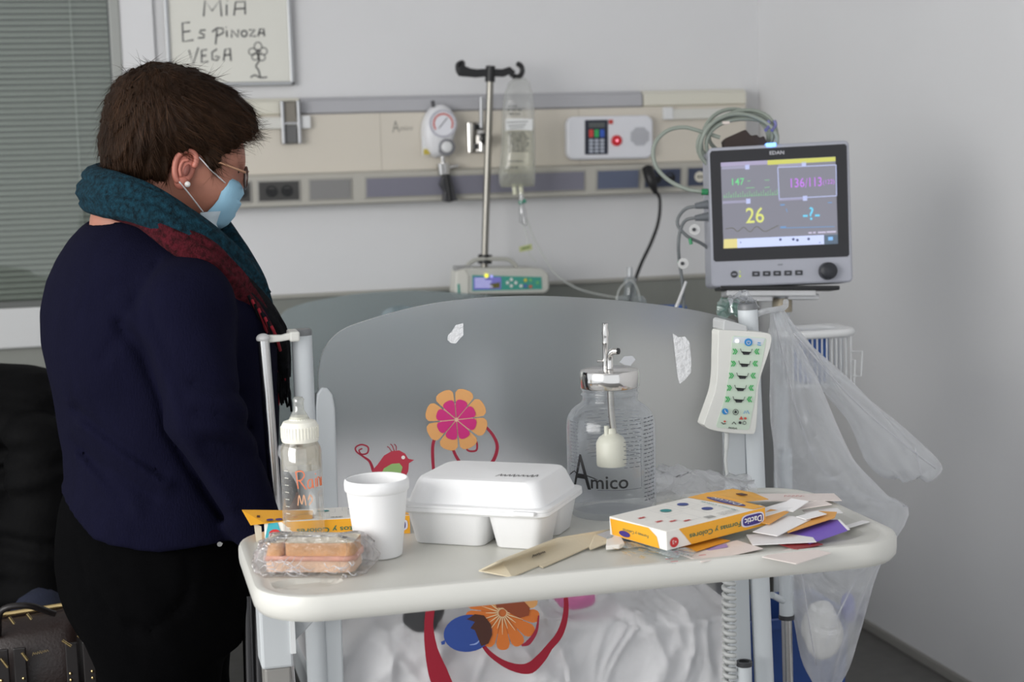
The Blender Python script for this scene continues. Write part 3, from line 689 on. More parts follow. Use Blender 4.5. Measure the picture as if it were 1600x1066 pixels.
# lower print: ring, balloon, big flower
strokes('printed_ring', [([(690,905),(680,925),(673,950),(670,980),(674,1015),(684,1050),(700,1090),(730,1140)], (8,13,14,14,20,30,34,36)), ([(874,905),(884,935),(883,965),(874,992),(858,1012),(846,1028),(828,1044),(806,1044),(782,1034),(762,1018),(750,1000)], (5,7,9,11,11,15,18,13,9,7,5))], M('print_deep_red',(158,26,48),.4))
C1 = (785, 958)
dec('printed_big_flower_base', [circ(*C1, 34, 34, 24)], M('print_rust_light',(206,112,54),.5), DY*1.2)
for k, a in enumerate(np.linspace(0, 2*math.pi, 13, endpoint=False)): dec('printed_big_petal', [wedge(*C1, a+.1, 10, 58, math.pi/13, .7)], peach if (a > 3.4 and a < 5.8) else orange, DY*1.5-k*.00008)
strokes('printed_petal_veins', [([(C1[0]+6*math.cos(a), C1[1]+6*math.sin(a)), (C1[0]+18*math.cos(a), C1[1]+18*math.sin(a)), (C1[0]+(34 if k%2 else 26)*math.cos(a), C1[1]+(34 if k%2 else 26)*math.sin(a))], (1.8,1.6,.6)) for k, a in enumerate(np.linspace(0, 2*math.pi, 20, endpoint=False))], M('print_cream',(238,206,160),.5), DY*4.6)
dec('printed_flower_shade', [[(772,936),(790,930),(815,936),(828,950),(826,962),(812,966),(796,958),(786,950),(776,950)]], M('print_rust',(150,74,44),.5), DY*4.9)
strokes('printed_petal_edge', [([(842,962),(838,986),(826,1004),(815,1009)], (2,5,8,3))], mar, DY*4.9)
dec('printed_balloon', [circ(731,990,38,29,28,rot=math.radians(-8))], blue, DY*5.2)
dec('printed_balloon_knot', [[(696,1000),(689,1003),(690,1008),(695,1007)]], blue, DY*2.6)
dec('printed_balloon_shade', [[(729,968),(742,960),(756,962),(767,976),(769,992),(763,1006),(752,1010),(748,1000),(742,985),(735,982),(742,972)]], brown, DY*5.8)
strokes('printed_balloon_gloss', [([(734,1008),(744,1006),(752,998)], (1,2.5,1))], M('print_pale_blue',(150,170,220),.4), DY*5.5)
# adhesive residue
resid = M('tape_residue', (226,227,229), 0.7, bump=0.4, bscale=150)
dec('tape_residue', [[(700,524),(706,518),(712,508),(724,505),(724,524),(718,530),(712,537),(704,536),(699,531)]], resid)
dec('tape_residue', [[(1051,521),(1060,527),(1070,526),(1077,534),(1080,560),(1080,582),(1070,594),(1062,600),(1059,590)]], resid)
dec('tape_residue', [[(968,566),(975,557),(988,556),(993,562),(985,572),(975,570)]], M('tape_residue_faint', (196,198,202), 0.7))
# drop-rod and bracket at the left corner, gas strut at the right
ra, rb = fp(411,531,-0.05), fp(452,1066,-0.05)
rb2 = ra+(rb-ra)*((ra[2]-0.14)/(ra[2]-rb[2]))
MB().tube([rb2, ra], 0.0098, 18).build('guide_rod', M('rod_chrome',(208,207,206),0.2,1.0), bed, smooth=60)
MB().ell(ra+A3(0,0,0.002), (0.011,0,0), (0,0.011,0), (0,0,0.008)).build('rod_cap', M('rod_cap',(200,200,200),.35), bed, smooth=True)
MB().prism([fp(*p,-0.05) for p in ((401,532),(404,526),(415,524),(440,524),(460,518),(462,530),(440,534),(412,537),(404,536))], (0,0.012,0)).build('rod_bracket', M('bracket_enamel',(214,214,208),.35), bed, bevel=0.003)
MB().obox(fp(458,524,-0.03), (0.008,0,0), (0,0.025,0), (0,0,0.008)).build('rod_bracket', M('bracket_enamel',(214,214,208),.35), bed, bevel=0.003)
sa, sb, sc2, sd = fp(1226,700,0.06), fp(1229,964,0.06), fp(1229,966,0.06), fp(1234,1200,0.06)
MB().tube([sb, sa], 0.013, 16).build('strut_sleeve', bedwhite, bed, smooth=60)
MB().tube([sb+A3(0,0,-.004), sb+A3(0,0,.004)], 0.0142, 16).build('strut_collar', dkgrey, bed, smooth=40)
MB().tube([sd, sc2], 0.0098, 16).build('strut_rod', M('rod_chrome',(208,207,206),0.2,1.0), bed, smooth=60)
a = fp(1163,1036,-0.055); MB().tube([(a[0],a[1],0.2), a], 0.0125, 16).build('accessory_socket', bedwhite, bed, smooth=60)
MB().lathe([(0.0095,0.0),(0.0138,0.0),(0.0138,-0.008),(0.0125,-0.008)], a+A3(0,0,0.003), 16).build('socket_ring', dkgrey, bed, smooth=40)
MB().lathe([(0,0.0),(0.0098,0.0)], a+A3(0,0,0.0005), 16).build('socket_bore', black, bed)
MB().tube([(a[0],a[1],0.42), (a[0]+0.02, FY, 0.42)], 0.01, 10).build('socket_arm', bedwhite, bed, smooth=60)
MB().tube([fp(1206,930,0.02), fp(1226,940,0.06)], 0.006, 10).build('strut_arm', bedwhite, bed, smooth=60)
MB().box((1.03, FY-0.02, 0.3), (1.16, FY+0.02, 0.36)).build('cross_beam', bedwhite, bed, bevel=0.004)
# frame, headboard, rails
xl_, xr_ = 0.285, 1.085
for x in (xl_+0.03, xr_-0.07): MB().box((x, FY+0.02, 0.36), (x+0.04, 4.52, 0.42)).build('side_beam', bedwhite, bed, bevel=0.004)
for y in (FY+0.03, 3.2, 3.9, 4.48): MB().box((xl_+0.03, y, 0.36), (xr_-0.03, y+0.04, 0.42)).build('cross_beam', bedwhite, bed, bevel=0.004)
for x in (xl_+0.06, xr_-0.06):
    for y in (2.85, 4.3):
        MB().tube([(x,y,0.4),(x,y,0.12)], 0.02, 12).build('leg', bedwhite, bed, smooth=60)
        MB().lathe([(0,-.016),(.058,-.016),(.062,0),(.058,.016),(0,.016)], (x,y,0.062), 20, A3(1,0,0)).build('caster', dkgrey, bed, smooth=40)
for x, y in ((0.286,FY),(1.10,FY)): MB().lathe([(0,-.014),(.056,-.014),(.06,0),(.056,.014),(0,.014)], (x,y,0.06), 20, A3(1,0,0)).build('caster', dkgrey, bed, smooth=40)
HY = 4.58
MB().box((float(foot[0])-.03, 4.5, .36), (float(foot[0])+.03, 4.70, .42)).build('pole_socket', bedwhite, bed, bevel=.004)
def hp(px, py, dy=0.0): return at_y(px, py, HY+dy)
hb = spline([(425,640),(428,520),(440,492),(470,476),(540,462),(600,456),(670,455),(760,462),(850,472),(930,480),(1000,500),(1040,560),(1045,700)], 5)
hbm = M('headboard_acrylic', (168,176,176), 0.35, spec=0.5)
hbp = clear('headboard_clear', (226,233,234), 0.35, 0.8, (196,206,208), 0.2, 0.25)
MB().prism([hp(*p) for p in [(425,900)]+[tuple(p) for p in hb]+[(1045,900)]], (0, 0.008, 0)).build('headboard_panel', hbp, bed)
hpr = MB(); hpr.prism([hp(*p,-.001) for p in circ(628,492,32,14,20)], (0,.0006,0)); hpr.build('headboard_print', clear('headboard_tint',(200,222,226),0.45,.7,(150,182,186)), bed)
for x in (xl_+0.05, xr_-0.05): MB().box((x-0.02, 4.50, 0.3), (x+0.02, 4.60, 0.8)).build('headboard_upright', bedwhite, bed, bevel=0.004)

# mattress under a crumpled white cover
zt_m = float(fp(800, 985, 0.06)[2])
mt_m = M('white_bed_cover', (232,231,232), 0.85, bump=0.15, bscale=90, sheen=0.2)
mt = thing('covered_mattress', 'mattress under a crumpled white cover behind the footboard', 'mattress', (0.69, 3.5, 0.42))
x0, x1, y0, y1, z0 = 0.325, 1.06, FY+0.022, 4.5, 0.42
MB().box((x0+.02, y0+.05, z0), (x1-.02, y1-.02, zt_m-0.04)).build('mattress_core', M('mattress_blue',(70,90,140),.7), mt, bevel=0.02)
creases = [(random.uniform(0,1), random.uniform(-.5,.5), random.choice((.006,.009,.014,.022)), random.uniform(.004,.011)) for _ in range(34)]
def wr(u, v):
    """wrinkle height for cover position (u across, v along)"""
    h = 0
    for c0, sl_, w, a_ in creases:
        d = (u-c0-sl_*v*0.6+0.03*math.sin(v*7+c0*20))/w; h += a_*math.exp(-d*d)
    return h+0.004*math.sin(u*23+3*math.sin(v*9))*math.sin(v*13)
rows = []
NU = 170
prof_v = [(0, z0+(zt_m-z0)*t, t*0.4) for t in np.linspace(0, 0.94, 34)]+[(0.012, zt_m-0.005, .42), (0.03, zt_m, .45)]+[(y, zt_m+0.012*math.sin(y*5), .45+y) for y in np.linspace(0.06, y1-y0, 40)]
for y, z, v in prof_v:
    row = []
    for i in range(NU+1):
        u = i/NU; h = wr(u, v); edge = min(1, 6*min(u, 1-u))
        if y < 0.02: row.append((x0+(x1-x0)*u, y0+y+0.022-min(h*1.0, 0.022), z-0.006*math.sin(u*9)*(z-z0)/(zt_m-z0)))
        else: row.append((x0+(x1-x0)*u, y0+y, z+h*edge-0.02*(1-edge)+0.02*math.sin(u*3.0+1.2)))
    rows.append(row)
MB().grid(rows).build('cover', mt_m, mt, smooth=True)
for x, sgn in ((x0, 1), (x1, -1)):
    MB().grid([[(x-sgn*0.004*math.sin(y*14+z*20), y, z) for y in np.linspace(y0+.01, y1, 30)] for z in np.linspace(z0-.05, zt_m-0.005, 8)]).build('cover_side', mt_m, mt, smooth=True)
# things lying on the bed, seen through the panel
def blob(name, label, cat, c, ex, ey, ez, m):
    mb = MB(); rs = []
    for k in range(11):
        p = -math.pi/2+math.pi*k/10; p = max(min(p, 1.5), -1.5); r = []
        for t in np.linspace(0, 2*math.pi, 22, endpoint=False):
            w = 1+0.16*math.sin(3*t+2*p+c[0]*40)+0.08*math.sin(7*t-3*p)
            r.append(A3(*c)+w*math.cos(p)*(math.cos(t)*A3(*ex)+math.sin(t)*A3(*ey))+math.sin(p)*A3(*ez))
        rs.append(r)
    mb.loft(rs); o = mb.build(name, m, None, smooth=True, loc=(c[0], c[1], c[2]-ez[2])); return tag(o, label, cat, 'folded cloths on the bed' if name == 'folded_cloth' else None)
ztop = zt_m+0.02
q1, q2 = at_y(662, 952, FY+0.055), at_y(900, 938, FY+0.08)
blob('folded_cloth', 'dark folded cloth on the bed, blurred behind the footboard ring print', 'cloth', (q1[0], q1[1], ztop+0.024), (0.032,0,0), (0,0.025,0), (0,0,0.030), M('dark_cloth',(44,44,46),.9))
blob('folded_cloth', 'pink folded cloth on the bed, blurred behind the footboard', 'cloth', (q2[0], q2[1], ztop+0.026), (0.036,0,0), (0,0.03,0), (0,0,0.026), M('pink_cloth',(222,120,176),.9))

# hand controller hanging on the footboard with its coiled cable
hc = thing('bed_hand_control', 'white bed hand control with green arrow buttons hung on the footboard', 'remote control', fp(1150, 680, -0.03))
HYc = -0.055
def hcp(x, y, o=0.0): return fp(1050+x/3.135, 440+y/3.135, HYc-o)
hcm = M('control_ivory', (226,226,220), 0.35)
sil = spline([(232,238),(300,240),(400,246),(470,254),(486,268),(486,300),(470,360),(440,450),(424,520),(420,600),(414,700),(405,742),(380,748),(280,742),(190,726),(160,706),(158,690),(190,600),(212,530),(222,450),(224,360),(226,300),(226,250)], 3)
MB().prism([hcp(*p) for p in sil], (0, 0.03, 0)).build('case', hcm, hc, bevel=0.006, smooth=40, bseg=3)
fpl = MB().prism([hcp(x,y,.0008) for x,y in ((304,266),(455,276),(462,284),(440,400),(412,520),(402,600),(378,722),(370,728),(224,716),(217,706),(262,560),(284,420),(296,272))], (0,0.001,0)).build('face_plate', M('control_face',(206,222,204),.4), hc)
tq = MB().prism([hcp(x,y,.0014) for x,y in ((304,270),(456,279),(444,310),(296,300))], (0,0.0006,0)).build('face_top', M('control_face_top',(214,220,224),.4), hc)
grn = M('arrow_green',(58,178,92),.4); blk = M('icon_black',(44,46,48),.5); cy = M('control_blue',(44,140,206),.35); redp = M('icon_red',(206,84,70),.5)
for x, y in ((363,345),(355,404),(345,463),(335,523),(327,579)):
    mb = MB(); mb.prism([hcp(*p,.003) for p in ((x-20,y-2),(x+22,y+1),(x+14,y+14),(x-12,y+14))], (0,.0015,0))
    ribbon(mb, [hcp(x-28,y-16,.003), hcp(x-22,y+1,.003), hcp(x+24,y+3,.003), hcp(x+30,y-14,.003)], 0.0012, A3(0,-1,0)); mb.build('icon', blk, hc)
    for sx, dr in ((-51, 1), (56, -1)):
        mb = MB()
        for k in (0, 10):
            X = x+sx-8+k
            ribbon(mb, [hcp(X-5*dr*(1),y-15*1,.003), hcp(X+5*dr,y-2,.003), hcp(X-5*dr,y+12,.003)], 0.0022, A3(0,-1,0))
        mb.build('arrow_button', grn, hc)
def disc(name, x, y, r, m, o=.003): return MB().prism([hcp(*p,o) for p in circ(x,y,r,r,20)], (0,.0012,0)).build(name, m, hc)
disc('power_button', 375, 298, 19, cy); disc('status_lamp', 320, 292, 9, M('control_led',(250,252,255),.3,emit=1.2)); disc('round_button', 261, 637, 15, cy)
mb = MB()
for c in ((375,299,9),): ribbon(mb, [hcp(*p,.0045) for p in circ(*c, n=14, a0=-1.0, a1=4.1)], 0.0009, A3(0,-1,0))
ribbon(mb, [hcp(375,288,.0045), hcp(375,298,.0045)], 0.0009, A3(0,-1,0)); ribbon(mb, [hcp(258,628,.0045), hcp(262,640,.0045), hcp(270,644,.0045)], 0.0012, A3(0,-1,0))
mb.build('button_mark', M('print_white',(235,228,224),.5), hc)
mb = MB(); ribbon(mb, [hcp(*p,.003) for p in circ(312,640,13,n=18)+[(325,640)]], 0.001, A3(0,-1,0)); mb.prism([hcp(*p,.003) for p in ((306,645),(307,636),(312,632),(317,636),(318,645))], (0,.001,0)); mb.build('lock_icon', blk, hc)
mb = MB(); ribbon(mb, [hcp(352,648,.003), hcp(358,634,.003), hcp(364,645,.003), hcp(370,632,.003), hcp(378,648,.003)], 0.0014, A3(0,-1,0)); ribbon(mb,[hcp(420,300,.003),hcp(434,302,.003)],.002,A3(0,-1,0)); ribbon(mb,[hcp(418,310,.003),hcp(436,313,.003)],.0015,A3(0,-1,0)); mb.build('light_icon', M('icon_blue',(96,160,214),.5), hc)
mb = MB(); mb.prism([hcp(*p,.003) for p in ((330,676),(340,660),(349,677))], (0,.001,0)); mb.prism([hcp(*p,.003) for p in circ(360,671,6,n=8)], (0,.001,0)); mb.prism([hcp(*p,.003) for p in circ(259,686,5,n=8)], (0,.001,0)); mb.build('warning_mark', redp, hc)
mb = MB(); ribbon(mb,[hcp(243,690,.003),hcp(250,698,.003),hcp(264,696,.003)],.0014,A3(0,-1,0)); ribbon(mb,[hcp(294,699,.003),hcp(303,688,.003),hcp(314,700,.003)],.0014,A3(0,-1,0)); mb.prism([hcp(*p,.003) for p in circ(334,692,7,n=8)],(0,.001,0)); ribbon(mb,[hcp(*p,.003) for p in circ(355,693,8,n=10)+[(363,693)]],.0009,A3(0,-1,0)); mb.build('symbol_print', blk, hc)
scribble(quad(hcp(276,722,.002), hcp(318,726,.002), hcp(277,711,.002)), 'maker_print', blk, hc, 6, .0006)
MB().prism([hcp(*p) for p in ((250,240),(252,195),(262,186),(368,216),(372,246))], (0,0.05,0)).build('hook', M('control_hook',(196,198,198),.35), hc, bevel=0.003)
cbm = M('cable_grey_white',(208,210,208),.4)
MB().tube(spline([fp(1136,676,-.04), fp(1135,700,-.04), fp(1134,720,-.04), fp(1137,745,-.04), fp(1143,765,-.04), fp(1140,800,-.04)], 5), [0.0045]*6+[0.0032]*20, 8).build('cable', cbm, hc, smooth=60)
mb = MB(); pts = []; p0, p1 = fp(1138,800,-.05), fp(1141,1180,-.05); T = 34
for k in range(T*10+1):
    t = k/(T*10); a = 2*math.pi*k/10; c = p0+(p1-p0)*t
    pts.append(c+A3(0.0095*math.cos(a), 0.0095*math.sin(a), 0))
mb.tube(pts, 0.0040, 7); mb.build('coiled_cable', cbm, hc, smooth=60)

# ================================================================ monitor on its stand
MD = 3.4
def mp(px, py, off=0.0): return at_d(px, py, MD-off)
c_m = mp(1220, 335)
mon = thing('patient_monitor', 'patient monitor with lit screen showing 26 and 136/113', 'monitor', mp(1220, 447))
mgrey = M('monitor_grey', (176,178,188), 0.4)
back = fw*0.11
shape = [(1107,236),(1110,231),(1322,219),(1327,223),(1333,436),(1329,441),(1117,449),(1112,445)]
MB().prism([mp(*p) for p in shape], back).build('housing', mgrey, mon, bevel=0.005, smooth=40)
bz = MB().prism([mp(*p,.001) for p in [(1109,240),(1112,236),(1320,225),(1323,228),(1327,398),(1324,401),(1118,409),(1115,406)]], fw*0.003).build('bezel', M('bezel_black',(38,38,42),.4), mon)
def cp(x, y, o=.004): return mp(1100+x/4.4417, 220+y/4.4417, o)
scr = MB().prism([cp(*p,.003) for p in ((116,152),(912,110),(930,715),(136,748))], fw*0.001).build('screen', M('lcd_dim',(140,140,152),.2,emit=0.55), mon)
def sq(name, quadp, m, o=.004): return MB().prism([cp(*p,o) for p in quadp], fw*0.0004).build(name, m, scr)
def E_(name, c, k=0.6): return M('lcd_'+name, c, .4, emit=k)
sq('title_bar', ((116,152),(440,136),(440,164),(117,180)), E_('violet',(176,168,198)))
sq('alarm_bar', ((440,136),(912,112),(913,142),(441,168)), E_('yellow',(214,214,110)))
lb = E_('lightblue',(196,204,246))
for (x0_, x1_, y_) in ((124,315,190),(130,322,428),(515,708,170),(518,716,408)):
    sk = -0.045
    sq('field_bar', ((x0_,y_-8),(x1_-30,y_-8+sk*(x1_-x0_)),(x1_-30,y_+10+sk*(x1_-x0_)),(x0_,y_+10)), E_('bar',(164,162,186)))
    sq('field_button', ((x1_-30,y_-16+sk*190),(x1_,y_-18+sk*190),(x1_+1,y_+16+sk*190),(x1_-29,y_+18+sk*190)), lb)
mb = MB()
for a_, b_ in (((512,185),(916,168)),((522,404),(920,382)),((512,185),(522,404)),((916,168),(920,382))): ribbon(mb, [cp(*a_), cp(*b_)], 0.0018, -fw)
mb.build('frame_lines', lb, scr)
def stext(s, bl, br, tl, m, w=None): text(s, quad(cp(*bl,.0045), cp(*br,.0045), cp(*tl,.0045)), 'reading', m, scr, .007 if w else None)
grn_ = E_('green',(120,224,150)); vio = E_('magenta',(196,126,232),.7); yel = E_('lime',(216,220,124),.7); cyn = E_('cyan',(112,206,240),.7)
stext('147', (196,310), (280,306), (194,262), grn_, .02); stext('26', (292,574), (418,568), (289,466), yel, .015)
stext('136', (603,326), (698,321), (601,262), vio, .02); stext('/', (702,326), (718,325), (702,262), vio); stext('113', (732,319), (818,315), (730,255), vio, .02); stext('(122)', (826,312), (906,306), (825,272), vio)
stext('-?-', (688,552), (804,548), (684,462), cyn, .02)
mb = MB()
for k in range(24):
    x = 140+k*16; y = 390-0.055*(x-140); h = 14+10*((k*7) % 3)
    ribbon(mb, [cp(x,y+8), cp(x+1,y-h)], 0.0010 if k % 3 else 0.0016, -fw)
ribbon(mb, [cp(140,392), cp(512,372)], 0.0006, -fw)
for p_, q_ in (((290,328),(350,325)),((300,280),(322,278)),((420,274),(455,272)),((420,325),(455,322))): ribbon(mb, [cp(*p_), cp(*q_)], 0.0014, -fw)
mb.build('green_trace', E_('greentrace',(130,190,140),.7), scr)
mb = MB(); ribbon(mb, spline([cp(150,612),cp(200,606),cp(235,630),(cp(275,600)),cp(320,632),cp(365,595),cp(420,630),cp(470,610),cp(515,588)],5), 0.0010, -fw); mb.build('breath_trace', E_('olive',(186,186,150),.7), scr)
mb = MB(); ribbon(mb, [cp(530,606), cp(905,596)], 0.0014, -fw); ribbon(mb, [cp(530,600), cp(570,598)], 0.003, -fw); ribbon(mb, [cp(570,470), cp(578,495)], 0.0016, -fw); ribbon(mb, [cp(530,446), cp(560,444)], 0.003, -fw); ribbon(mb, [cp(860,430), cp(888,428)], 0.002, -fw); mb.build('blue_trace', E_('bluetrace',(110,150,196),.7), scr)
mb = MB()
for a_, b_ in (((725,640),(748,639)),((756,638),(776,637)),((790,637),(845,635)),((850,634),(916,631))): ribbon(mb, [cp(*a_), cp(*b_)], 0.0035, -fw)
mb.build('status_text', E_('statustext',(196,190,214),.7), scr)
sq('menu_bar', ((230,680),(832,654),(834,718),(232,744)), E_('menu',(198,208,246),.75)); sq('menu_yellow', ((138,684),(230,680),(232,744),(136,748)), E_('menuyellow',(222,210,140),.7)); sq('menu_end', ((834,656),(928,650),(930,715),(836,720)), E_('menuend',(96,112,130),.6)); sq('menu_end_icon', ((862,668),(894,666),(895,690),(863,692)), E_('menuendicon',(120,170,220),.9),.0046)
mb = MB()
for x, y in ((530,686),(620,684),(648,690),(726,682)): mb.prism([cp(*p,.0046) for p in circ(x,y,10,10,8)], fw*.0003)
for x in (256, 805): mb.prism([cp(*p,.0046) for p in ((x-5,700),(x+5,706),(x-5,712))], fw*.0003)
mb.build('menu_icons', E_('menuicon',(96,104,140),.5), scr)
text('EDAN', quad(cp(455,97,.003), cp(556,93,.003), cp(455,72,.003)), 'brand_lettering', M('brand_grey',(200,200,206),.4), bz, .02)
MB().prism([cp(*p,.004) for p in ((432,16),(500,12),(502,36),(468,42),(434,40))], fw*.02).build('alarm_lamp', M('alarm_blue',(110,160,255),.3,emit=2.5), mon, bevel=.001)
btn = M('button_dark',(52,53,58),.4)
for i, x in enumerate((361,435,508,584,659)):
    y = 924-i*2
    o = MB().prism([cp(*p,.002) for p in rrect(x-26,y-17,x+26,y+17,5,3)], fw*.003).build('button', btn, mon)
    mb = MB(); mb.prism([cp(*p,.0026) for p in ((x-12,y-5),(x+10,y-6),(x+12,y+5),(x-10,y+6))], fw*.0005); mb.build('button_icon', M('icon_grey',(150,152,160),.5), o)
o = MB().prism([cp(*p,.002) for p in circ(210,927,24,24,20)], fw*.003).build('power_key', btn, mon); MB().prism([cp(*p,.0026) for p in ((196,922),(224,921),(224,932),(196,933))], fw*.0005).build('button_icon', M('icon_grey',(150,152,160),.5), o)
for y, c in ((910,(190,200,150)),(940,(206,222,90))): MB().prism([cp(*p,.0015) for p in circ(250,y,6,9,10)], fw*.001).build('power_lamp', M('led_%d' % y, c, .4, emit=.6), mon)
MB().lathe([(0,0.022),(0.014,0.022),(0.018,0.019),(0.019,0),(0,0)], cp(856,905,0.0), 24, -fw).build('dial_knob', M('dial_black',(40,42,48),.4), mon, smooth=40)
MB().prism([cp(*p,.0012) for p in ((512,856),(546,854),(546,864),(512,866))], fw*.0005).build('model_print', M('model_grey',(140,142,150),.5), mon)
# stand with wire basket
st = thing('monitor_stand', 'white wheeled stand with wire basket under the patient monitor', 'stand', (float(mp(1222,700)[0])+.02, float(mp(1222,700)[1])+0.07, 0))
sb_ = root_loc(st); zmt = mp(1220,452)[2]
ex = nrm(rt)
MB().obox(mp(1213,451,-.05), ex*0.127, nrm(up)*0.0045, fw*0.05).build('mount_tray', black, st, bevel=.002)
MB().obox(mp(1200,459,-.05), ex*0.095, nrm(up)*0.006, fw*0.045).build('mount_plate', M('mount_white',(206,207,208),.4), st, bevel=.002)
MB().obox(mp(1180,467,-.05), ex*0.033, nrm(up)*0.006, fw*0.03).build('mount_arm', M('mount_white',(206,207,208),.4), st, bevel=.002); MB().obox(mp(1252,464,-.05), ex*0.033, nrm(up)*0.006, fw*0.03).build('mount_arm', M('mount_white',(206,207,208),.4), st, bevel=.002)
pt = mp(1222,462,-.07)
MB().tube([(sb_[0],sb_[1],0.06), pt], 0.0165, 16).build('pole', bedwhite, st, smooth=60)
MB().lathe([(0,0.0),(.022,0),(.022,.03),(0,.03)], (pt[0],pt[1],pt[2]-.035), 14).build('swivel', M('swivel_brass',(170,160,140),.4,.5), st, smooth=40)
for k in range(5):
    t = k*2*math.pi/5+.3; e = sb_+A3(.25*math.cos(t), .25*math.sin(t), .075)
    MB().tube([sb_+A3(0,0,.1), e], [.02,.014], 8).build('base_leg', bedwhite, st, smooth=60)
    MB().lathe([(0,-.012),(.03,-.012),(.032,0),(.03,.012),(0,.012)], e+A3(0,0,-.043), 14, A3(math.sin(t),-math.cos(t),0)).build('caster', dkgrey, st, smooth=40)
# basket: rounded top rim, vertical wires
z_r = float(at_d(1275,520,3.38)[2])
bx0, bx1 = float(at_d(1218,520,3.38)[0]), float(at_d(1333,516,3.38)[0])
byf = float(at_d(1280,527,3.35)[1]); byb = byf+0.11
rim = [(x, y, z_r) for x, y in rrect(bx0, byf, bx1, byb, .03, 4)]
bk = MB().tube(rim, 0.0095, 10, closed=True).build('basket_rim', white_p, st, smooth=60)
wi = M('wire_white',(214,216,216),.4)
low = [(x, y, z_r-.11) for x, y in rrect(bx0+.006, byf+.006, bx1-.006, byb-.006, .03, 4)]
MB().tube(low, 0.004, 8, closed=True).build('basket_ring', wi, st, smooth=60)
for k in range(13):
    x = bx0+.01+(bx1-bx0-.02)*k/12
    for y in (byf+.003, byb-.003): MB().tube([(x,y,z_r),(x,y,z_r-.11)], .0018, 6).build('basket_wire', wi, st, smooth=60)
for k in range(5):
    y = byf+.015+(byb-byf-.03)*k/4
    for x in (bx0+.003, bx1-.003): MB().tube([(x,y,z_r),(x,y,z_r-.11)], .0018, 6).build('basket_wire', wi, st, smooth=60)
for k in range(9):
    x = bx0+.015+(bx1-bx0-.03)*k/8; MB().tube([(x,byf+.006,z_r-.11),(x,byb-.006,z_r-.11)], .0018, 6).build('basket_wire', wi, st, smooth=60)
for pts in ([(1330,550),(1347,549),(1346,588),(1332,588)], [(1331,563),(1336,563),(1335,600),(1329,600)]): MB().tube([at_d(x,y,3.33) for x,y in pts], .002, 6).build('side_hook', wi, st, smooth=60)
MB().box((bx0+.04, byf+.02, z_r-.106), (bx0+.10, byf+.07, z_r-.004)).build('blue_box', M('blue_pack',(52,96,168),.5), None, bevel=.004)
o = bpy.data.objects['blue_box']; tag(o, 'small blue pack standing in the wire basket', 'box')
MB().tube([(sb_[0],sb_[1],z_r-.06), (bx0, (byf+byb)/2, z_r-.06)], .008, 8).build('basket_arm', bedwhite, st, smooth=60)
# blue bin glimpsed low behind the posts
bb = at_y(1222, 965, 2.85)
MB().loft([[(bb[0]+sx*w, 2.87+sy*w*.8, z) for sx, sy in ((-1,-1),(1,-1),(1,1),(-1,1))] for w, z in ((.085,.0),(.11,.46),(.115,.46),(.115,.48),(.10,.48),(.08,.03))]).build('waste_bin', M('bin_blue',(36,72,140),.5), None, loc=(bb[0],2.87,0))
tag(bpy.data.objects['waste_bin'], 'dark blue bin on the floor behind the right bed post', 'bin')

# coiled lead draped behind the monitor, cuff, lead wires
cab = M('lead_grey_green',(150,158,148),.4); cab2 = M('lead_grey',(118,122,124),.4)
lead = thing('coiled_lead', 'coiled grey-green patient lead looped over the monitor top', 'cable', mp(1160, 232, -.05))
for i, (cx, cy_, rx, ry, dd, ph) in enumerate(((1152,222,60,42,-.03,.1),(1155,224,62,48,-.055,.5),(1150,218,56,36,-.075,-.2),(1158,226,55,40,-.04,.3),(1146,216,52,40,-.09,.8),(1160,212,50,30,-.065,1.2))):
    pts = []
    for t in np.linspace(0, 2*math.pi, 40, endpoint=False):
        w = 1+.05*math.sin(3*t+ph*9)
        pts.append(mp(cx+rx*w*math.cos(t), cy_+ry*w*math.sin(t)-6*math.cos(t+ph), dd+.012*math.sin(2*t+ph)))
    MB().tube(pts, 0.0044, 8, closed=True).build('loop', cab, lead, smooth=60)
MB().tube(spline([mp(1102,300,-.02),mp(1075,296,-.03),mp(1045,282,-.04),mp(1024,258,-.04),mp(1022,228,-.04),mp(1040,206,-.04),mp(1068,199,-.04),mp(1100,207,-.04),mp(1125,215,-.04)],6), 0.0046, 8).build('tail', cab, lead, smooth=60)
MB().tube([mp(1096,300,-.02), mp(1106,300,-.02)], 0.007, 10).build('green_plug', M('green_plug',(50,140,90),.4), lead, smooth=50)
for x in (1196, 1206): MB().tube(spline([mp(x,204,-.03),mp(x+6,196,-.04),mp(x+4,188,-.04)],3), [.0036]*7, 8).build('blue_connector', M('connector_violet',(120,120,170),.4), lead, smooth=50)
MB().obox(mp(1134,192,-.03), ex*.008, nrm(up)*.003, fw*.003).build('cable_tag', M('tag_cream',(226,214,206),.5), lead)
cuff = MB()
cuff.prism([mp(*p,-.03) for p in ((1132,222),(1131,217),(1165,202),(1174,212),(1183,210),(1187,215),(1194,212),(1199,223),(1199,232),(1133,234))], fw*.05)
tag(cuff.build('pressure_cuff', M('cuff_brown',(58,48,44),.8,bump=.2,bscale=200), None, bevel=.003, loc=tuple(mp(1165,232,-.05))), 'dark brown folded pressure cuff on top of the monitor', 'pressure cuff')
def lead_wire(label, pts, conn):
    o = thing('sensor_lead', label, 'cable', mp(*pts[-1]), 'sensor leads at the monitor side')
    MB().tube(spline([mp(*p) for p in pts],6), .0036, 8).build('wire', cab2, o, smooth=60)
    MB().tube([mp(*conn[0]), mp(*conn[1])], [.006,.0105], 12).build('connector', M('connector_grey',(112,116,120),.4), o, smooth=50)
    return o
l1 = lead_wire('upper grey sensor lead curving out of the monitor side', [(1092,322,-.03),(1072,326,-.04),(1060,340,-.05),(1060,354,-.05),(1075,370,-.05),(1095,380,-.06),(1112,392,-.07)], ((1086,322,-.03),(1110,319,-.03)))
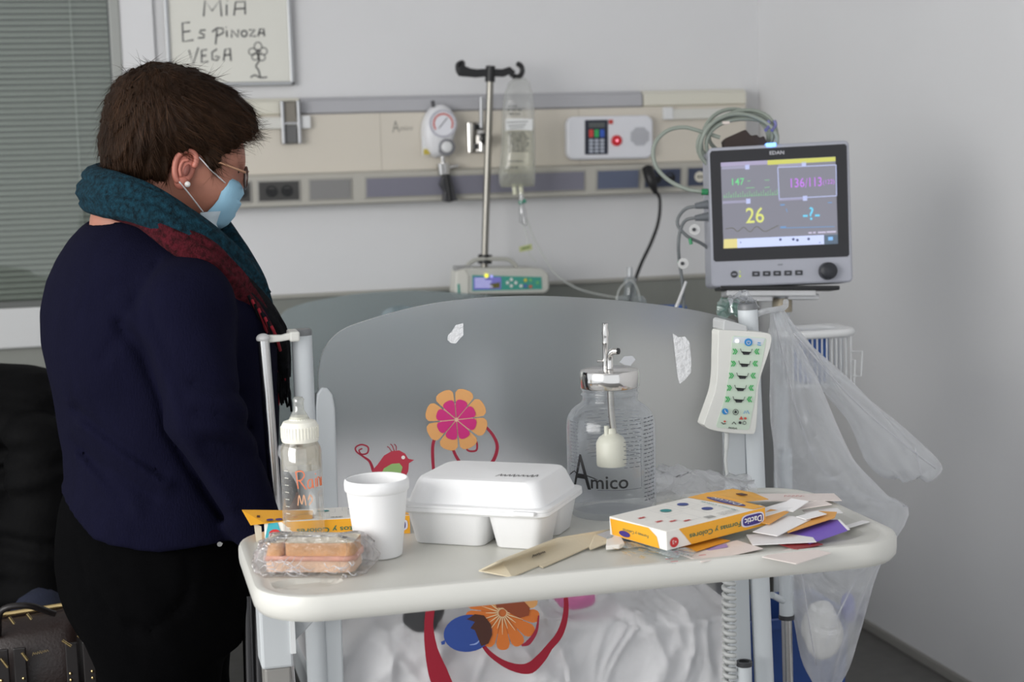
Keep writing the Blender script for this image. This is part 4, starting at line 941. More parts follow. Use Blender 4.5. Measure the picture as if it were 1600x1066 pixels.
l2 = lead_wire('lower grey sensor lead hanging from the monitor side behind the footboard', [(1092,340,-.03),(1072,344,-.04),(1063,360,-.05),(1060,385,-.05),(1062,412,-.06),(1066,440,-.06),(1068,470,-.06),(1069,520,-.06)], ((1086,341,-.03),(1110,338,-.03)))
elm = M('electrode_white',(222,222,220),.5); gl = M('clip_green',(70,160,110),.4)
for par, (x, y), gx in ((l1, (1086,359), (1078,373)), (l2, (1068,412), (1061,408))):
    MB().lathe([(0,.003),(.004,.003),(.004,.0015),(.0115,.0012),(.0125,0),(0,0)], mp(x,y,-.04), 18, -fw).build('electrode', elm, par, smooth=40)
    MB().lathe([(0,.006),(.004,.006),(.004,.002),(0,.002)], mp(x-2,y,-.04), 10, -fw).build('stud', dkgrey, par)
    MB().tube([mp(*gx,-.045), mp(gx[0]+2,gx[1]+9,-.045)], .004, 8).build('clip', gl, par, smooth=50)
MB().tube([mp(1072,440,-.05), mp(1060,472,-.05), mp(1052,490,-.05)], [.003,.004,.004], 8).build('probe_stick', white_p, None, smooth=50, loc=tuple(mp(1052,490,-.05)))
tag(bpy.data.objects['probe_stick'], 'thin white stick leaning behind the footboard below the sensor leads', 'stick')

# humidifier bottle and blue item behind the footboard top
hb_ = thing('humidifier_bottle', 'small clear humidifier bottle showing above the footboard, right of the pump', 'bottle', at_y(985, 520, 4.3))
ckm = clear('humidifier_clear',(240,244,246),.12,.7,(214,222,226))
hbase = at_y(985, 470, 4.3); S_ = 4.4/2500
MB().lathe([(.0,-.08),(.042,-.08),(.045,-.07),(.045,.0),(.036,.012),(.018,.018),(.015,.05),(.012,.056),(.0,.056)], hbase, 22).build('jar', ckm, hb_, smooth=40)
MB().lathe([(0,.05),(.018,.05),(.018,.064),(.008,.068),(.007,.095),(0,.095)], hbase, 16).build('cap', clear('humidifier_cap',(235,238,240),.35,.8,(214,218,220)), hb_, smooth=40)
MB().tube(spline([at_y(962,476,4.28),at_y(968,452,4.28),at_y(985,438,4.28),at_y(996,452,4.28),at_y(1000,470,4.28)],5), .0018, 6).build('tube', tubm, hb_, smooth=60)
MB().box(tuple(at_y(1030,500,4.2)), tuple(at_y(1062,475,4.26))).build('blue_pack', M('blue_pack',(52,96,168),.5), None, bevel=.004)
tag(bpy.data.objects['blue_pack'], 'dark blue pack just showing over the footboard edge near the monitor', 'box')
# support shelf (bedside rail) that carries the two items behind the headboard side
sh = MB(); z_sh = min(hbase[2]-.08, at_y(1030,500,4.2)[2]); sh.box((float(at_y(950,500,4.3)[0]), 4.12, z_sh-.02), (float(at_y(1085,500,4.3)[0]), 4.42, z_sh))
cbn = thing('bedside_cabinet', 'pale bedside cabinet beside the bed head, blurred behind the frosted footboard', 'cabinet', ((float(at_y(950,500,4.3)[0])+float(at_y(1085,500,4.3)[0]))/2, 4.27, 0))
sh.build('top', M('cabinet_white',(206,206,200),.5), cbn, bevel=.004)
MB().box((float(at_y(955,500,4.3)[0]), 4.14, 0.0), (float(at_y(1080,500,4.3)[0]), 4.41, z_sh-.02)).build('body', M('cabinet_white',(206,206,200),.5), cbn)
for k in range(3):
    zz = .08+k*(z_sh-.12)/3; d_ = MB().box((float(at_y(958,500,4.3)[0]), 4.128, zz), (float(at_y(1077,500,4.3)[0]), 4.14, zz+(z_sh-.16)/3)).build('drawer', M('cabinet_white',(206,206,200),.5), cbn, bevel=.003)
    MB().box((float(at_y(1000,500,4.3)[0]), 4.115, zz+.1), (float(at_y(1030,500,4.3)[0]), 4.128, zz+.115)).build('handle', steel, d_)
# crumpled wrap and teal mask on the right post top
pt_ = fp(1168,478)
def crumple(name, label, cat, pts_fn, m, nu=14, nv=14, amp=.006, loc=None, solid=0.0):
    g_ = []
    ph = rng.uniform(0, 6, 8)
    for i in range(nu+1):
        r = []
        for j in range(nv+1):
            u, v = i/nu, j/nv; p = np.asarray(pts_fn(u, v), float)
            w = amp*(math.sin(9*u+ph[0]+3*math.sin(5*v+ph[1]))+.7*math.sin(17*v+ph[2]+2*math.sin(8*u+ph[3]))+.5*math.sin(29*u+ph[4]-21*v))
            r.append(p+A3(.5*w*math.sin(13*v+ph[5]), w*.9, w))
        g_.append(r)
    mb = MB(); mb.grid(g_); o = mb.build(name, m, None, smooth=True, loc=loc, solid=solid)
    return tag(o, label, cat)
wrap_m = clear('bag_film', (246,248,250), 0.20, 0.75, (232,234,238), 0.18, 0.35, bump=.35, bscale=26)
crumple('crumpled_wrap', 'crumpled clear plastic wrap on top of the right bed post', 'plastic wrap', lambda u, v: fp(1140+42*u, 474-20*math.sin(math.pi*u)*(1-v)-2*v, -.02+.04*v), wrap_m, amp=.004, loc=tuple(fp(1160,474)))
tm = at_y(1140,492,FY+.03)
crumple('face_mask', 'pale teal clear mask tucked behind the right bed post', 'mask', lambda u, v: at_y(1120+36*u, 472+28*v-6*math.sin(3*u), FY+.03+.02*math.sin(math.pi*u)), clear('teal_film',(206,232,226),.35,.8,(140,196,180)), amp=.002, loc=tuple(tm))

# ================================================================ overbed table
TZ = 0.85
tx0, tx1, ty0, ty1 = 0.150, 1.030, 1.905, 2.300
tbl = thing('overbed_table', 'grey-white overbed table with rounded raised edge in the foreground', 'table', (0.20, 2.15, 0))
tm_ = M('table_top_grey', (206,205,197), 0.38, bump=.02, bscale=400, var=.01, vscale=20); te_ = M('table_edge', (214,213,206), 0.35)
def tout(e, r=0.085): return rrect(tx0+e, ty0+e, tx1-e, ty1-e, max(r-e, .01), 8)
mb = MB(); rings = []
for e, z in ((.030,-.030),(.006,-.030),(.001,-.024),(.0,-.016),(.0,-.004),(.003,.002),(.008,.0035),(.014,.002),(.020,-.0002),(.024,0.0)):
    rings.append([(x, y, TZ+z) for x, y in tout(e)])
n = len(rings[0]); mb.loft(rings, caps=False); mb.add([p for p in rings[0]], [list(range(n))]); mb.build('rim', te_, tbl, smooth=40)
inner = [A3(*p) for p in rings[-1]]
recess = [(float(at_z(480,908,TZ)[0]), 1.99, .045, .026), (float(at_z(1318,838,TZ)[0])-.012, float(at_z(1318,838,TZ)[1])+.02, .045, .036)]
# top surface as a fine grid with shallow round recesses
gx, gy = 120, 60; tv = []; tf = []; idx = {}
def inside(x, y):
    e, r = .0235, .0615
    cx, cy = min(max(x, tx0+e+r), tx1-e-r), min(max(y, ty0+e+r), ty1-e-r)
    return (x-cx)**2+(y-cy)**2 <= r*r+1e-9
def tz(x, y):
    z = TZ
    for cx, cy, a, b_ in recess:
        q_ = ((x-cx)/a)**2+((y-cy)/b_)**2
        if q_ < 1: z = min(z, TZ-.007*min(1, (1-q_)*4))
    return z
mb = MB()
ys = np.linspace(ty0+.0235, ty1-.0235, gy+1)
for y in ys:
    dy = max(0, max(ty0+.0235+.0615-y, y-(ty1-.0235-.0615))); ins = .0615-math.sqrt(max(0, .0615**2-dy**2))
    xa, xb = tx0+.0235+ins, tx1-.0235-ins
    for k in range(gx+1): x = xa+(xb-xa)*k/gx; tv.append((x, y, tz(x, y)))
mb.add(tv, [[i*(gx+1)+j, i*(gx+1)+j+1, (i+1)*(gx+1)+j+1, (i+1)*(gx+1)+j] for i in range(gy) for j in range(gx)])
mb.build('top', tm_, tbl, smooth=30)
CYt = 2.14
def tcol(px, py): return at_y(px, py, CYt)
cw = M('column_grey', (196,200,202), .4)
xa, xb = float(tcol(407,1000)[0]), float(tcol(458,1000)[0])
zc = float(tcol(430,1046)[2])
MB().box((xa, CYt, zc), (xb, CYt+.06, TZ-.03)).build('upper_column', cw, tbl, bevel=.004)
MB().box((xa+.004, CYt+.004, 0.06), (xb-.004, CYt+.056, zc)).build('lower_column', M('column_taupe',(140,138,134),.4), tbl, bevel=.003)
MB().prism([tcol(*p)+A3(0,.012,0) for p in ((455,930),(512,930),(511,956),(458,1011))], (0,.03,0)).build('gusset', cw, tbl, bevel=.002)
MB().box((xb-.004, CYt-.003, zc+.02), (xb+.003, CYt+.0, TZ-.03)).build('column_edge_highlight', M('column_edge_highlight',(226,228,228),.35), tbl)  # paler strip paints in the highlight along the column edge
MB().box((xa-.02, 1.95, .05), (xb+.02, 2.40, .085)).build('base_rail', cw, tbl, bevel=.006)
MB().box((xa-.02, 1.97, .05), (xa+.62, 2.01, .085)).build('base_foot', cw, tbl, bevel=.006); MB().box((xa-.02, 2.34, .05), (xa+.62, 2.38, .085)).build('base_foot', cw, tbl, bevel=.006)
for x, y in ((xa+.0,1.99),(xa+.58,1.99),(xa,2.36),(xa+.58,2.36)): MB().lathe([(0,-.01),(.024,-.01),(.025,0),(.024,.01),(0,.01)], (x,y,.025), 14, A3(0,1,0)).build('caster', dkgrey, tbl, smooth=40)
# dark chrome side rail upright of the bed seen left of the table column
a_, b_ = fp(392,955,.0), fp(396,1066,.0)
for x in (386, 402):
    t_, q_ = fp(x,930,.03), fp(x,1066,.03); MB().tube([(q_[0],q_[1],.30), t_], .0095, 14).build('side_rail_tube', M('rail_dark_chrome',(110,110,112),.25,1.0), bed, smooth=60)
t0_, t1_ = fp(386,930,.03), fp(402,930,.03)
MB().tube([t0_, (t0_[0], 3.6, t0_[2])], .0095, 12).build('side_rail_bar', M('rail_dark_chrome',(110,110,112),.25,1.0), bed, smooth=60)
MB().tube([(t0_[0], FY+.03, .34), (xl_+.04, FY+.03, .39)], .012, 10).build('side_rail_mount', bedwhite, bed, smooth=60)
MB().tube([(t0_[0], 3.6, t0_[2]), (t0_[0], 3.6, .36), (xl_+.05, 3.6, .39)], .0095, 10).build('side_rail_tube', M('rail_dark_chrome',(110,110,112),.25,1.0), bed, smooth=60)

# ---------------------------------------------------------------- on the table
def tp(px, py, z=TZ): return at_z(px, py, z)
# foam cup
foam = M('white_foam', (238,238,238), 0.7, bump=.06, bscale=500)
cb = tp(593, 868); cup = thing('foam_cup', 'white foam cup standing beside the takeaway container', 'cup', cb)
H = .106
MB().lathe([(0,.0),(.0285,.0),(.031,.002),(.0408,.089),(.0412,.090),(.0428,.0915),(.0432,.100),(.0425,.1045),(.0412,.106),(.0398,.105),(.0385,.098),(.0275,.006),(0,.006)], cb, 48).build('cup_body', foam, cup, smooth=40)
MB().lathe([(.0412,.0895),(.0434,.0915),(.0438,.100),(.043,.105),(.0414,.1064)], cb, 48).build('rim_roll', foam, cup, smooth=60)
# takeaway container
cL, cF, cB = tp(634,796,.90), tp(849,807,.90), tp(912,768,.90)
e1 = nrm((cF-cL)*A3(1,1,0)); e2 = A3(-e1[1], e1[0], 0); Lc, Dc = .205, .165
co = A3(cF[0], cF[1], 0)-e1*Lc*.0   # front-right rim corner
def cpt(u, v, z): return A3(co[0], co[1], 0)-e1*Lc*(1-u)+e2*Dc*v+A3(0,0,TZ+z)
tk = thing('takeaway_container', 'closed white foam takeaway clamshell in the middle of the table', 'food container', cpt(.5,.5,0))
def crr(u0, v0, u1, v1, r, z, n=4): return [cpt(x, y, z) for x, y in [((a-0)/Lc, (b_-0)/Dc) for a, b_ in rrect(u0*Lc, v0*Dc, u1*Lc, v1*Dc, r, n)]]
# base: two feet and bridging tray
def foot_(u0, v0, u1, v1):
    return [crr(u0+.055,v0+.07,u1-.055,v1-.07,.012,0), crr(u0+.048,v0+.06,u1-.048,v1-.06,.014,.002), crr(u0+.008,v0+.012,u1-.008,v1-.012,.014,.047), crr(u0,v0,u1,v1,.014,.050)]
mb = MB(); mb.loft(foot_(.0,.0,.60,1)); mb.loft(foot_(.585,.0,1.0,.52)); mb.loft(foot_(.585,.48,1.0,1.0))
mb.build('base', foam, tk, smooth=35, bevel=.002)
MB().loft([crr(-.012,-.015,1.012,1.015,.016,.046), crr(-.03,-.035,1.03,1.035,.018,.049), crr(-.03,-.035,1.03,1.035,.018,.054), crr(.0,.0,1.0,1.0,.016,.056)]).build('rim', foam, tk, smooth=40)
MB().loft([crr(-.028,-.034,1.028,1.034,.018,.0545), crr(-.028,-.034,1.028,1.034,.018,.058), crr(.01,.012,.99,.988,.018,.0595), crr(.055,.075,.945,.925,.02,.086), crr(.07,.10,.93,.90,.02,.091), crr(.10,.14,.90,.86,.02,.0925)]).build('lid', foam, tk, smooth=35)
MB().add([cpt(.40,.028,.0605),cpt(.412,.028,.0605),cpt(.418,.088,.0865),cpt(.408,.088,.0865)], [[0,1,2,3]]).build('lid_crease', M('foam_crease',(214,214,214),.8), tk, solid=.0008)
MB().obox(cpt(.88,-.045,.054), e1*.016, e2*.006, A3(0,0,.003)).build('closing_tab', foam, tk, bevel=.002)
scribble(quad(cpt(.60,.24,.0932), cpt(.88,.27,.0932), cpt(.60,.35,.0932)), 'pen_writing', M('pen_ink',(66,62,66),.6), tk, 9, .0012)

# suction jar
jb = tp(957, 800); jar = thing('suction_jar', 'large clear suction jar with chrome lid, lettered in black', 'jar', jb)
jz = float((at_y(948,576,jb[1]))[2]-TZ)      # top of lid above table
R_ = .0655
jm = clear('jar_clear', (247,248,249), .035, .62, (222,226,232), .05, .55, power=.30)
out_ = [(.0,.004),(.045,.004),(.060,.0),(.064,.004),(R_,.014),(R_,.60*jz),(R_*.985,.645*jz),(R_*.95,.68*jz),(R_*.88,.715*jz),(R_*.79,.74*jz),(R_*.70,.757*jz),(.0425,.77*jz),(.0405,.785*jz),(.0405,.815*jz),(.043,.825*jz),(.0405,.838*jz),(.0405,.855*jz),(.043,.866*jz),(.0405,.88*jz),(.0405,jz-.006)]
MB().lathe(out_, jb, 56).build('jar_body', jm, jar, smooth=50)
inn = [(0,.008),(.058,.009),(.0625,.018),(.0628,.59*jz),(.061,.65*jz),(.055,.705*jz),(.044,.745*jz),(.038,.78*jz),(.0375,.88*jz)]
MB().lathe(inn, jb, 48).build('jar_inner_wall', clear('jar_inner', (250,251,252), .02, .35, (226,230,236), .05, .6, power=.3), jar, smooth=50)
lid = [(0,jz),(.036,jz),(.0425,jz-.002),(.044,jz-.005),(.044,jz-.026),(.0425,jz-.028),(.04,jz-.028)]
MB().lathe(lid, jb, 48).build('lid', chrome, jar, smooth=40)
jp = lambda px, py, dy=0.0: at_y(px, py, jb[1]+dy)
MB().tube([jp(946,578), jp(946,540), jp(946,536)], [.0042,.0042,.005], 14).build('inlet_tube', chrome, jar, smooth=60)
MB().tube([jp(946,536), jp(946,526), jp(946,521), jp(945.5,512), jp(945.5,505)], [.0048,.0045,.0056,.0038,.0046], 14).build('inlet_nipple', chrome, jar, smooth=60)
MB().tube(spline([jp(953,576,-.012), jp(953,562,-.012), jp(954,553,-.014), jp(959,549,-.018), jp(965,549,-.022)],5), .0052, 14).build('outlet_elbow', chrome, jar, smooth=60)
MB().tube([jp(965,549,-.022), jp(967,549,-.0235)], .0046, 12).build('elbow_bore', black, jar)
MB().tube([jp(933,564), jp(944,564)], .002, 8).build('side_pin', chrome, jar, smooth=60)
MB().tube([jp(953,590,-.006), jp(955,640,-.006), jp(959,680,-.006)], [.0046,.0048,.0052], 14).build('dip_tube', steel, jar, smooth=60)
fl = jp(955, 700, -.004)
MB().lathe([(0,-.026),(.0215,-.026),(.0222,-.022),(.0222,.008),(.018,.016),(.011,.021),(.009,.022),(.008,.03),(.0,.03)], fl, 28).build('float_valve', M('float_cream',(230,226,206),.45), jar, smooth=40)
MB().tube([fl+A3(-.008,-.004,.018), fl+A3(-.008,-.004,.034)], .0035, 10).build('float_pin', M('float_cream',(230,226,206),.45), jar, smooth=60)
# lettering wrapped on the wall of the jar
vdir = math.atan2(-jb[1], -jb[0])   # towards the viewer
def wrap(px0, px1, py0, py1, inv=False):
    def a_of(px):
        s_ = max(-1, min(1, (px-957)/72.0)); return math.asin(s_)
    a0_, a1_ = a_of(px0), a_of(px1)
    z0_, z1_ = float(jp(957,py0,-.06)[2]), float(jp(957,py1,-.06)[2])
    def f(u, v):
        a = vdir+(a0_+(a1_-a0_)*u); r = R_+.0006
        return A3(jb[0]+r*math.cos(a), jb[1]+r*math.sin(a), z0_+(z1_-z0_)*v)
    return f
text('A', wrap(896,924,766,712), 'big_letter', ink, jar, .0)
text('mico', wrap(924,983,764,744), 'lettering', ink, jar, .01)
mb = MB(); f = wrap(890,935,752,735); ribbon(mb, [f(t, .15+.9*math.sin(math.pi*t)*(.4 if t > .3 else .8)) for t in np.linspace(0,1,12)], [.0005]+[.0016]*10+[.0004], A3(math.cos(vdir),math.sin(vdir),0)); mb.build('letter_swash', ink, jar)
def fineprint(name, px0, px1, py0, py1, rows, m, wline=.0012, back=False):
    f = wrap(px0, px1, py1, py0); mb = MB(); nv = A3(math.cos(vdir), math.sin(vdir), 0)
    for r in range(rows):
        u = random.uniform(0,.1)
        v = 1-(r+.5)/rows
        while u < .97:
            w = random.uniform(.10,.30)
            P = [f(min(1,u+w*k/3), v) for k in range(4)]
            if back: P = [A3(2*jb[0]-p[0], 2*jb[1]-p[1], p[2])+0 for p in P]
            ribbon(mb, P, wline, nrm((P[0]-jb)*A3(1,1,0))); u += w+.10
    return stuff(mb.build(name, m, jar))
fineprint('fine_print', 1008, 1025, 655, 790, 22, M('jar_print',(96,98,104),.6), .0014)
fineprint('fine_print', 893, 906, 660, 735, 14, M('jar_print',(96,98,104),.6), .0010)
fineprint('fine_print', 975, 1005, 655, 735, 12, M('jar_print',(96,98,104),.6), .001)
fineprint('fine_print_back', 905, 1000, 660, 740, 14, M('jar_print_far',(140,143,150),.6), .001, True)
mb = MB(); f = wrap(934,1004,764,768); ribbon(mb, [f(t,.5) for t in np.linspace(0,1,10)], .0007, A3(math.cos(vdir),math.sin(vdir),0)); f = wrap(1003,1004.5,764,700); ribbon(mb, [f(.5,t) for t in np.linspace(0,1,4)], .0007, A3(math.cos(vdir),math.sin(vdir),0)); mb.build('print_rule', M('jar_print',(96,98,104),.6), jar)

# baby bottle
bb_ = tp(476, 842); bot = thing('baby_bottle', 'clear baby bottle with cream collar and orange print, behind the sandwich', 'baby bottle', bb_)
sc_b = 2.22/2500; zz = lambda py: float(at_y(474, py, bb_[1])[2]-TZ)
rb_ = 33*sc_b
bcl = clear('bottle_clear', (250,250,249), .05, .7, (232,234,234), .06, .5, power=.32)
MB().lathe([(0,.003),(rb_*.9,.0),(rb_,.006),(rb_,zz(715)),(rb_*1.0,zz(704)),(rb_*.93,zz(696)),(rb_*.82,zz(690)),(rb_*.8,zz(684))], bb_, 40).build('bottle_body', bcl, bot, smooth=50)
MB().lathe([(0,.010),(rb_*.86,.010),(rb_*.93,.016),(rb_*.93,zz(712))], bb_, 32).build('bottle_inner_wall', clear('bottle_inner',(251,251,251),.02,.4,(232,234,234),.06,.5,power=.3), bot, smooth=50)
MB().lathe([(rb_*.935,zz(732)),(rb_*.94,zz(700)),(rb_*.86,zz(694))], bb_, 32).build('milk_film', clear('milk_film',(245,238,220),.45,.8,(236,228,206)), bot, smooth=50)
col_m = M('collar_cream', (240,238,226), .45)
MB().lathe([(0,zz(688)),(rb_*.86,zz(689)),(rb_*.9,zz(686)),(rb_*.88,zz(664)),(rb_*.78,zz(658)),(rb_*.5,zz(655)),(rb_*.42,zz(650)),(0,zz(650))], bb_, 40).build('collar', col_m, bot, smooth=40)
mb = MB()
for k in range(36):
    t = 2*math.pi*k/36; mb.obox(bb_+A3(rb_*.89*math.cos(t), rb_*.89*math.sin(t), zz(674)), A3(-math.sin(t),math.cos(t),0)*.0008, A3(math.cos(t),math.sin(t),0)*.0008, A3(0,0,.008))
stuff(mb.build('collar_ribs', col_m, bot))
MB().lathe([(rb_*.5,zz(655)),(rb_*.40,zz(648)),(rb_*.26,zz(640)),(rb_*.24,zz(630)),(rb_*.28,zz(624)),(rb_*.20,zz(620)),(.0005,zz(619))], bb_, 24).build('teat', clear('teat_silicone',(240,240,236),.25,.8,(226,228,224),.1,.45), bot, smooth=60)
vb = math.atan2(-bb_[1], -bb_[0])
def bw(px0, px1, py0, py1):
    def a_of(px): return math.asin(max(-1, min(1, (px-476)/33.5)))
    a0_, a1_ = a_of(px0), a_of(px1); z0_, z1_ = zz(py0), zz(py1)
    return lambda u, v: A3(bb_[0]+(rb_+.0005)*math.cos(vb+a0_+(a1_-a0_)*u), bb_[1]+(rb_+.0005)*math.sin(vb+a0_+(a1_-a0_)*u), TZ+z0_+(z1_-z0_)*v)
orp = M('bottle_print_orange', (232,124,82), .5)
mb = MB(); nv = A3(math.cos(vb), math.sin(vb), 0)
f = bw(466, 506, 760, 730)
for st in ([(.02,.95),(.08,.1)],[(.0,.95),(.2,1.0),(.3,.8),(.2,.55),(.08,.52)],[(.14,.5),(.34,.05)],[(.52,.55),(.42,.45),(.42,.12),(.55,.15),(.56,.55),(.6,.05)],[(.7,.55),(.7,.1)],[(.70,.75),(.71,.8)],[(.78,.1),(.79,.55),(.9,.5),(.93,.1)],[(1.0,.55),(1.0,.1)]): ribbon(mb, [f(*p) for p in spline(st,4)], .0016, nv)
mb.build('script_print', orp, bot)
mb = MB(); f = bw(468, 492, 785, 766)
for st in ([(.0,.1),(.1,.95),(.25,.2),(.4,.95),(.5,.1)],[(.65,.5),(.8,.9),(.95,.5),(.7,.1)]): ribbon(mb, [f(*p) for p in spline(st,4)], .0014, nv)
mb.build('script_print', M('bottle_print_pale',(236,178,140),.5), bot)
mb = MB()
for k in range(10): f = bw(449, 455, 830-k*11, 829-k*11); ribbon(mb, [f(0,.5), f(1,.5)], .0008, nv)
mb.build('scale_marks', M('scale_white',(214,210,200),.5), bot)

# sandwich in cling film
bread = M('bread_crumb',(236,222,192),.85,bump=.4,bscale=220,var=.06,vscale=60); crust = M('bread_crust',(202,150,98),.8,bump=.25,bscale=140,var=.15,vscale=40); fill = M('ham_filling',(208,150,128),.6,var=.15,vscale=50)
s0 = tp(482, 900); swd = thing('wrapped_sandwich', 'cling-wrapped sliced-bread sandwich at the left end of the table', 'sandwich', s0)
sa_ = at_z(414,893,TZ+.006); sbv = at_z(553,893,TZ+.006); e1s = nrm((sbv-sa_)*A3(1,1,0)); e2s = A3(-e1s[1],e1s[0],0); Ls = float(np.linalg.norm(sbv-sa_)); Ds = .058
def sp_(u, v, z): return A3(sa_[0],sa_[1],TZ)+e1s*Ls*u+e2s*Ds*v+A3(0,0,z)
def slab(z0_, z1_, u0=0., u1=1., w=.0, name='bread_slice'):
    g = []
    for v_, zq in ((0, z0_), (0, z1_)): pass
    ou = rrect(u0*Ls, .0, u1*Ls, Ds, .009, 4)
    rings = [[sp_(x/Ls, y/Ds, z+w*math.sin(6*x/Ls+1)) for x, y in ou] for z in (z0_, (z0_+z1_)/2, z1_)]
    m_ = MB(); m_.loft(rings, caps=False); o = m_.build(name, crust, swd, smooth=40, bevel=.0)
    MB().add([p+A3(0,0,.0002) for p in rings[-1]], [list(range(len(ou)))]).build('crumb_face', bread, o)
    MB().add(rings[0], [list(range(len(ou)))]).build('crumb_face', bread, o)
crust_u = crust; crust = M('bread_crust_pale',(218,182,152),.8,bump=.25,bscale=140,var=.12,vscale=40); slab(.004,.019,0,1,.001); crust = crust_u; slab(.026,.043,.0,.21,.0); slab(.026,.043,.225,1.0,.0)
mb = MB(); mb.loft([[sp_(x/Ls, y/Ds, z+.0015*math.sin(40*x/Ls)) for x, y in rrect(-.003, -.003, Ls+.003, Ds+.003, .01, 4)] for z in (.0195,.0225,.0255)]); mb.build('filling', fill, swd, smooth=True)
film = clear('cling_film',(252,252,253),.10,.8,(246,246,250),.06,.7,bump=1.0,bscale=60)
mb = MB(); rs = []
for k, (z, gwv) in enumerate(((.001,.010),(.006,.016),(.016,.018),(.030,.013),(.042,.006),(.0455,-.006),(.047,-.022))):
    r = []
    ou = rrect(-gwv, -gwv, Ls+gwv, Ds+gwv, max(.012+gwv,.004), 8)
    for i, (x, y) in enumerate(ou):
        w = .0035*math.sin(i*1.9+k*1.3)+.002*math.sin(i*4.1-k*2); c_ = A3(Ls/2, Ds/2); d_ = nrm(A3(x, y)-c_)
        x2, y2 = x+d_[0]*w, y+d_[1]*w
        if x > Ls*.93 and .004 < z < .04: x2 += .008*math.sin((y/Ds)*3.1)
        r.append(sp_(x2/Ls, y2/Ds, z+.002*math.sin(i*2.3+k)))
    rs.append(r)
mb.loft(rs); mb.build('cling_film', film, swd, smooth=True)
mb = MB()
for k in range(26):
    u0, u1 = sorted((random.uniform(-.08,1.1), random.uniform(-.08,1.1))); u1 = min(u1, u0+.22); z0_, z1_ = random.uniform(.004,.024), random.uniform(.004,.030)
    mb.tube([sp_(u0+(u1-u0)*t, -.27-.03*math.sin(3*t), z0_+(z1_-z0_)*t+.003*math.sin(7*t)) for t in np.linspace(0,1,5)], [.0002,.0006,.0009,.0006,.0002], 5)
stuff(mb.build('film_glint_creases', clear('film_glint_crease',(252,252,254),.45,.85,(250,250,253),.1,.4), swd, smooth=True))  # whitish creases added in place of the bright glints on the film

